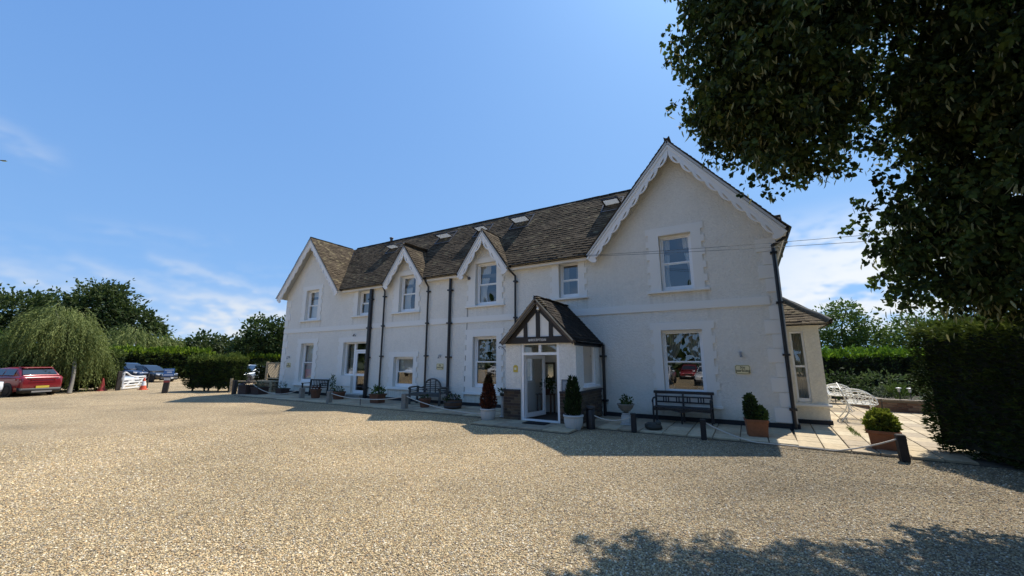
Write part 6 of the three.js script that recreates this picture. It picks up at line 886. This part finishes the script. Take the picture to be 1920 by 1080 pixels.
midTree('mid green bush like tree right of the far willow in the distant row', -56.5, -7.6, 2.3, 4.0, GRN); midTree('dark conifer shaped tree in the middle of the distant row', -54.0, -9.6, 2.0, 4.4, DK); midTree('olive green rounded tree near the right of the distant row', -50.5, -10.6, 2.4, 4.2, [[0.03, 0.05, 0.015], [0.09, 0.12, 0.035]]); midTree('dark green tree at the right end of the distant row behind the hedge block', -47.5, -12.2, 2.3, 4.1, DK);
midTree('low green tree between the two willows behind the laurel hedge', -50.0, 4.2, 2.6, 3.6, GRN); midTree('dark low tree at the far left edge behind the long hedge', -48.0, 10.5, 3.4, 4.0, DK, 2200);
midTree('dark green tree directly behind the left gable end', -44.5, -14.5, 2.4, 4.6, DK);
// weeping willows: hanging strands of narrow leaves
function willow(label, base, trunk, lobes, size, cols, seedOff) {
  const t = thing('willow_tree', label, 'tree', [base[0], 0, base[1]]); mesh('trunk', limb(trunk, 0.085, 0.05), MAT.birch, t); const top = trunk[trunk.length - 1], k = new Cloud(), sd = seedOff;
  for (const [cx, cy, cz, rx, ry, rz, strands, drop] of lobes) {
    mesh('limb', limb([top, [(top[0] + cx) / 2, (top[1] + cy + ry * 0.6) / 2, (top[2] + cz) / 2], [cx, cy + ry * 0.7, cz]], 0.06, 0.012, 5), MAT.birch, t);
    for (let i = 0; i < strands; i++) {
      const u = Math.sqrt(rnd()), a = rr(0, 6.283), f = 1 + 0.42 * noise3(Math.cos(a) * 2.6 + sd + cx, u * 2.6, Math.sin(a) * 2.6 + cz), x0 = cx + Math.cos(a) * rx * u * f, z0 = cz + Math.sin(a) * rz * u * f, y1 = cy + ry * Math.sqrt(Math.max(0.0, 1 - u * u * 0.96)) * f - rr(0, 0.3), sw = rr(0.1, 0.75), len = drop * rr(0.45, 1.1) * (0.55 + 0.6 * u), n = Math.round(len / (size * 0.4)), sh = 0.45 + 0.6 * noise3(x0 * 1.1 + sd, y1 * 1.1, z0 * 1.1);
      for (let j = 0; j < n; j++) { const v = j / n, y = y1 - len * Math.pow(v, 1.25); if (y < 0.1) break; const o = sw * Math.sqrt(v); k.add(x0 + Math.cos(a) * o + rr(-0.04, 0.04), y, z0 + Math.sin(a) * o + rr(-0.04, 0.04), size * rr(0.6, 1.3), outQ([Math.cos(a) * (1 - v) + rr(-0.4, 0.4), -0.9, Math.sin(a) * (1 - v) + rr(-0.4, 0.4)], 0.4), mixc(cols[0], cols[1], Math.min(1, Math.max(0, sh + rr(-0.35, 0.35))), rr(0.85, 1.15))); }
    } }
  k.build('crown', LEAF.frond, leafMat, t); return t;
}
const WIL = [[0.11, 0.15, 0.035], [0.32, 0.36, 0.11]];
willow('feathery olive green weeping willow with pale trunk behind the red car', [-28.9, 5.45], [[0, 0, 0], [-0.35, 0.8, -0.1], [-0.9, 1.9, -0.1], [-1.7, 2.8, 0.1]], [[-2.0, 2.7, 0.35, 1.3, 1.55, 1.2, 760, 1.4], [-2.4, 2.4, 1.2, 0.7, 1.0, 0.6, 200, 1.1], [-1.6, 2.0, -0.3, 0.85, 1.5, 0.75, 640, 1.9], [-1.3, 1.4, -0.85, 0.5, 1.2, 0.5, 360, 1.5], [-2.4, 1.6, 0.6, 1.2, 1.0, 1.4, 300, 1.0], [-2.4, 3.7, 0.6, 0.6, 0.7, 0.6, 220, 1.0]], 0.115, WIL, 3);
willow('second rounded willow farther back, right of the oaks', [-48, -2.2], [[0, 0, 0], [0, 1.2, 0], [0.1, 2.4, 0]], [[0, 2.6, 0.2, 1.9, 1.9, 1.9, 420, 1.7], [0.3, 2.3, -1.9, 1.3, 1.5, 1.3, 300, 1.4], [0, 2.2, 1.9, 1.3, 1.4, 1.3, 280, 1.4]], 0.24, WIL, 17);
// trees beyond the terrace on the right
tree('garden_tree', 'leafy green garden tree beyond the laurel hedge, close to the bay', [5.0, -18.5], [[0, 0, 0], [0.1, 1.2, 0], [0, 2.2, 0]], [[0, 3.4, 0, 1.5, 1.5, 1.4, 2600], [-0.9, 2.4, 0, 1.3, 1.3, 1.2, 1600], [1.0, 2.6, 0.2, 1.3, 1.2, 1.2, 1600], [0.3, 4.5, 0, 0.7, 0.6, 0.7, 350]], { size: 0.16, r0: 0.12, r1: 0.07, blob: { cols: GRN, holes: -0.45, hf: 1.6, lf: 2.4 } });
tree('garden_tree', 'lower green garden tree beyond the laurel hedge, by the yew hedge', [8.6, -19.6], [[0, 0, 0], [0, 1.2, 0], [0.1, 2.0, 0]], [[0, 3.0, 0, 1.7, 1.3, 1.5, 2400], [-1.4, 2.4, 0, 1.2, 1.1, 1.1, 1300], [1.6, 2.8, 0, 1.8, 1.4, 1.5, 2000]], { size: 0.16, r0: 0.12, r1: 0.07, blob: { cols: GRN, holes: -0.45, hf: 1.6, lf: 2.4 } });
tree('garden_tree', 'dark garden tree rising behind the yew hedge at the right', [11.5, -14.0], [[0, 0, 0], [0, 1.5, 0], [0.1, 2.6, 0]], [[0, 3.4, 0, 2.2, 2.0, 2.0, 2600], [-1.8, 2.4, 0.5, 1.5, 1.4, 1.4, 1500]], { size: 0.18, r0: 0.16, r1: 0.08, blob: { cols: DK, holes: -0.5, hf: 1.4 } });
{ const t = thing('wall_climber', 'sparse climbing plant showing at the left corner of the building', 'climber', [-20.62, 0, -0.9]); mesh('stem', limb([[0, 0, 0], [-0.04, 1.8, 0], [0.0, 3.4, 0.1], [-0.1, 4.5, 0.2]], 0.02, 0.006, 5), MAT.bark, t); foliage(t, [-0.12, 4.2, 0.2], [0.22, 0.55, 0.25], 60, 0.13, { cols: DK, shell: 0.1 }); foliage(t, [-0.05, 2.2, 0], [0.16, 1.6, 0.4], 160, 0.13, { cols: DK, shell: 0.1 }); }
{ const t = thing('overhanging_twig', 'yellow green leafy twig tip poking in at the left edge of the sky', 'twig', [-5.98, 3.49, 10.98]); mesh('stem', limb([[-2.0, 0.25, 0.9], [-0.9, 0.1, 0.4], [0.02, 0, 0]], 0.02, 0.003, 5), MAT.bark, t); const k = new Cloud(); for (let i = 0; i < 26; i++) { const u = rr(0, 0.55); k.add(-u * 0.9, u * 0.1 + rr(-0.03, 0.03), u * 0.4 + rr(-0.02, 0.02), rr(0.04, 0.06), outQ([0.6, -0.2, -0.3], 0.8), mixc([0.12, 0.14, 0.02], [0.3, 0.27, 0.04], rnd())); } k.build('leaves', LEAF.oval, leafMat, t); }
{ // woodland behind the viewpoint, one mass, mirrored in the panes
  const k = new Cloud(); for (let i = 0; i < 13; i++) blob(k, [-70 + i * 7.2 + rr(-1, 1), 4.2, 36 + rr(-2, 2)], [4.6, rr(3.2, 5.2), 2.5], 520, 1.1, { cols: DK, shell: 0.5 }); const w = k.build('woodland', LEAF.oval, leafMat, scene); tag(w, 'dark belt of trees mirrored in the ground floor windows', 'woodland', null, 'stuff'); }
// ---------------------------------------------------------------- the lime tree hanging over from the right
{ const t = thing('lime_tree', 'big dark overhanging lime tree with pale hanging bracts at the upper right', 'tree', [5.0, 0, 5.1]);
  mesh('trunk', limb([[0, 0, 0], [0.05, 1.5, 0], [-0.1, 3.2, 0.1], [0, 6, 0.2], [0.2, 9, 0.2]], 0.36, 0.14, 10), MAT.bark, t);
  const P = (x, y, z) => [x - 5.0, y, z - 5.1];
  for (const pts of [[[-0.1, 3.4, 0.1], P(3.6, 4.9, 5.3), P(2.0, 5.6, 5.7), P(0.4, 5.6, 5.9)], [[-0.1, 3.0, 0.1], P(3.9, 3.7, 5.1), P(2.9, 3.6, 5.0), P(2.0, 3.0, 4.9)], [[0, 5, 0.2], P(3.8, 6.8, 5.6), P(2.2, 7.6, 6.0)], [[0, 4.2, 0.1], P(4.4, 5.6, 6.2), P(3.4, 6.4, 7.0)], [[0, 5.4, 0.2], P(6.2, 7.0, 5.2), P(7.2, 7.6, 5.4)]]) mesh('limb', limb(pts, 0.1, 0.02, 7), MAT.bark, t);
  const cols = [[0.022, 0.038, 0.008], [0.09, 0.13, 0.024]], k = new Cloud(), br = new Cloud(), far = new Cloud();
  // each lobe is filled with sprays: a short hanging shoot carrying a few dozen leaves and bracts
  const lobes = [[0.58, 5.65, 5.95, 0.98, 1.45, 1.0, 640], [0.25, 5.15, 5.75, 0.62, 0.74, 0.75, 200], [0.9, 4.75, 5.6, 0.52, 0.75, 0.65, 190], [0.45, 6.6, 6.3, 0.85, 0.95, 0.9, 280], [1.7, 6.5, 6.0, 0.9, 1.1, 0.95, 320], [1.35, 7.1, 6.2, 1.5, 1.0, 1.1, 400], [3.35, 4.8, 5.3, 1.62, 2.25, 1.15, 1150], [2.3, 3.15, 4.87, 0.76, 1.0, 0.6, 350], [2.5, 4.85, 5.3, 0.6, 0.85, 0.8, 240], [2.95, 2.9, 5.0, 0.9, 0.72, 0.75, 300], [4.0, 3.1, 5.6, 1.2, 0.9, 0.9, 350], [0.9, 6.9, 4.25, 1.25, 1.1, 0.7, 260], [2.85, 5.4, 4.2, 0.9, 1.2, 0.6, 240], [1.7, 6.0, 3.9, 0.55, 0.6, 0.5, 110], [3.0, 6.9, 6.0, 1.6, 1.4, 1.3, 480]];
  for (const [x, y, z, a, b, c, n] of lobes) { const sd = rr(0, 90); for (let i = 0; i < n; i++) {
    const u = rr(-1, 1), th = rr(0, 6.283), w = Math.sqrt(1 - u * u), f = Math.cbrt(rr(0.12, 1)) * (0.97 + 0.4 * noise3(w * Math.cos(th) * 2.4 + sd, u * 2.4, w * Math.sin(th) * 2.4)), q = P(x + a * f * w * Math.cos(th), y + b * f * u, z + c * f * w * Math.sin(th));
    const az = rr(0, 6.283), out = [Math.cos(az) * 0.6, -0.7, Math.sin(az) * 0.6], len = rr(0.18, 0.5), tone = rr(0, 1), m = 20 + Math.floor(rnd() * 10);
    for (let j = 0; j < m; j++) { const s = j / m * len; k.add(q[0] + out[0] * s + rr(-0.07, 0.07), q[1] + out[1] * s + rr(-0.05, 0.05), q[2] + out[2] * s + rr(-0.07, 0.07), rr(0.038, 0.072), outQ([rr(-0.7, 0.7), -0.7, rr(-0.7, 0.7)], 0.6), mixc(cols[0], cols[1], Math.min(1, Math.max(0, tone + rr(-0.3, 0.3))), rr(0.8, 1.2))); }
    if (rnd() < 0.75) for (let j = 0; j < 3; j++) br.add(q[0] + out[0] * rr(0, len) + rr(-0.08, 0.08), q[1] + out[1] * len + rr(-0.05, 0.05), q[2] + out[2] * rr(0, len) + rr(-0.08, 0.08), rr(0.07, 0.12), outQ([rr(-0.4, 0.4), -1, rr(-0.4, 0.4)], 0.35), mixc([0.2, 0.2, 0.08], [0.48, 0.46, 0.22], rnd())); } }
  for (const l of [[4.2, 8.6, 5.8, 4.0, 2.2, 3.0, 2600], [6.2, 6.0, 5.2, 2.4, 3.4, 2.6, 2600], [1.4, 8.3, 6.3, 1.7, 1.0, 1.4, 900], [4.6, 5.0, 7.0, 1.6, 1.8, 1.2, 900]]) blob(far, [l[0] - 5.0, l[1], l[2] - 5.1], [l[3], l[4], l[5]], l[6], 0.26, { cols, shell: 0.3, lump: 0.3 });
  // the leaves that show largest from where the photograph was taken are parts of their own
  camera.aspect = 16 / 9; camera.updateProjectionMatrix(); camera.updateMatrixWorld(true); const ndc = V3(0, 0, 0), cand = [];
  k.m.forEach((m, i) => { ndc.setFromMatrixPosition(m).add(t.position); const d = ndc.distanceTo(camera.position), s = Math.hypot(m.elements[0], m.elements[1], m.elements[2]); ndc.project(camera); if (Math.abs(ndc.x) < 0.97 && Math.abs(ndc.y) < 0.97 && ndc.z < 1) cand.push([s / d, i]); });
  cand.sort((p, q) => q[0] - p[0]); const single = new Set(cand.slice(0, 290).map((c) => c[1])), one = [0, 1, 2].map((i) => new THREE.MeshPhysicalMaterial({ color: rgb(0.045 + 0.025 * i, 0.065 + 0.028 * i, 0.014), roughness: 0.7, transmission: 0.42, thickness: 0, side: THREE.DoubleSide, specularIntensity: 0.3 }));
  for (const i of single) { const m = mesh('leaf', LEAF.lime, one[i % 3], t); m.applyMatrix4(k.m[i]); }
  k.m = k.m.filter((_, i) => !single.has(i)); k.c = k.c.filter((_, i) => !single.has(i));
  k.build('crown', LEAF.lime, leafMat, t); br.build('bracts', LEAF.bract, leafMat, t); far.build('upper_crown', LEAF.lime, leafMat, t);
}
renderer.render(scene, camera);
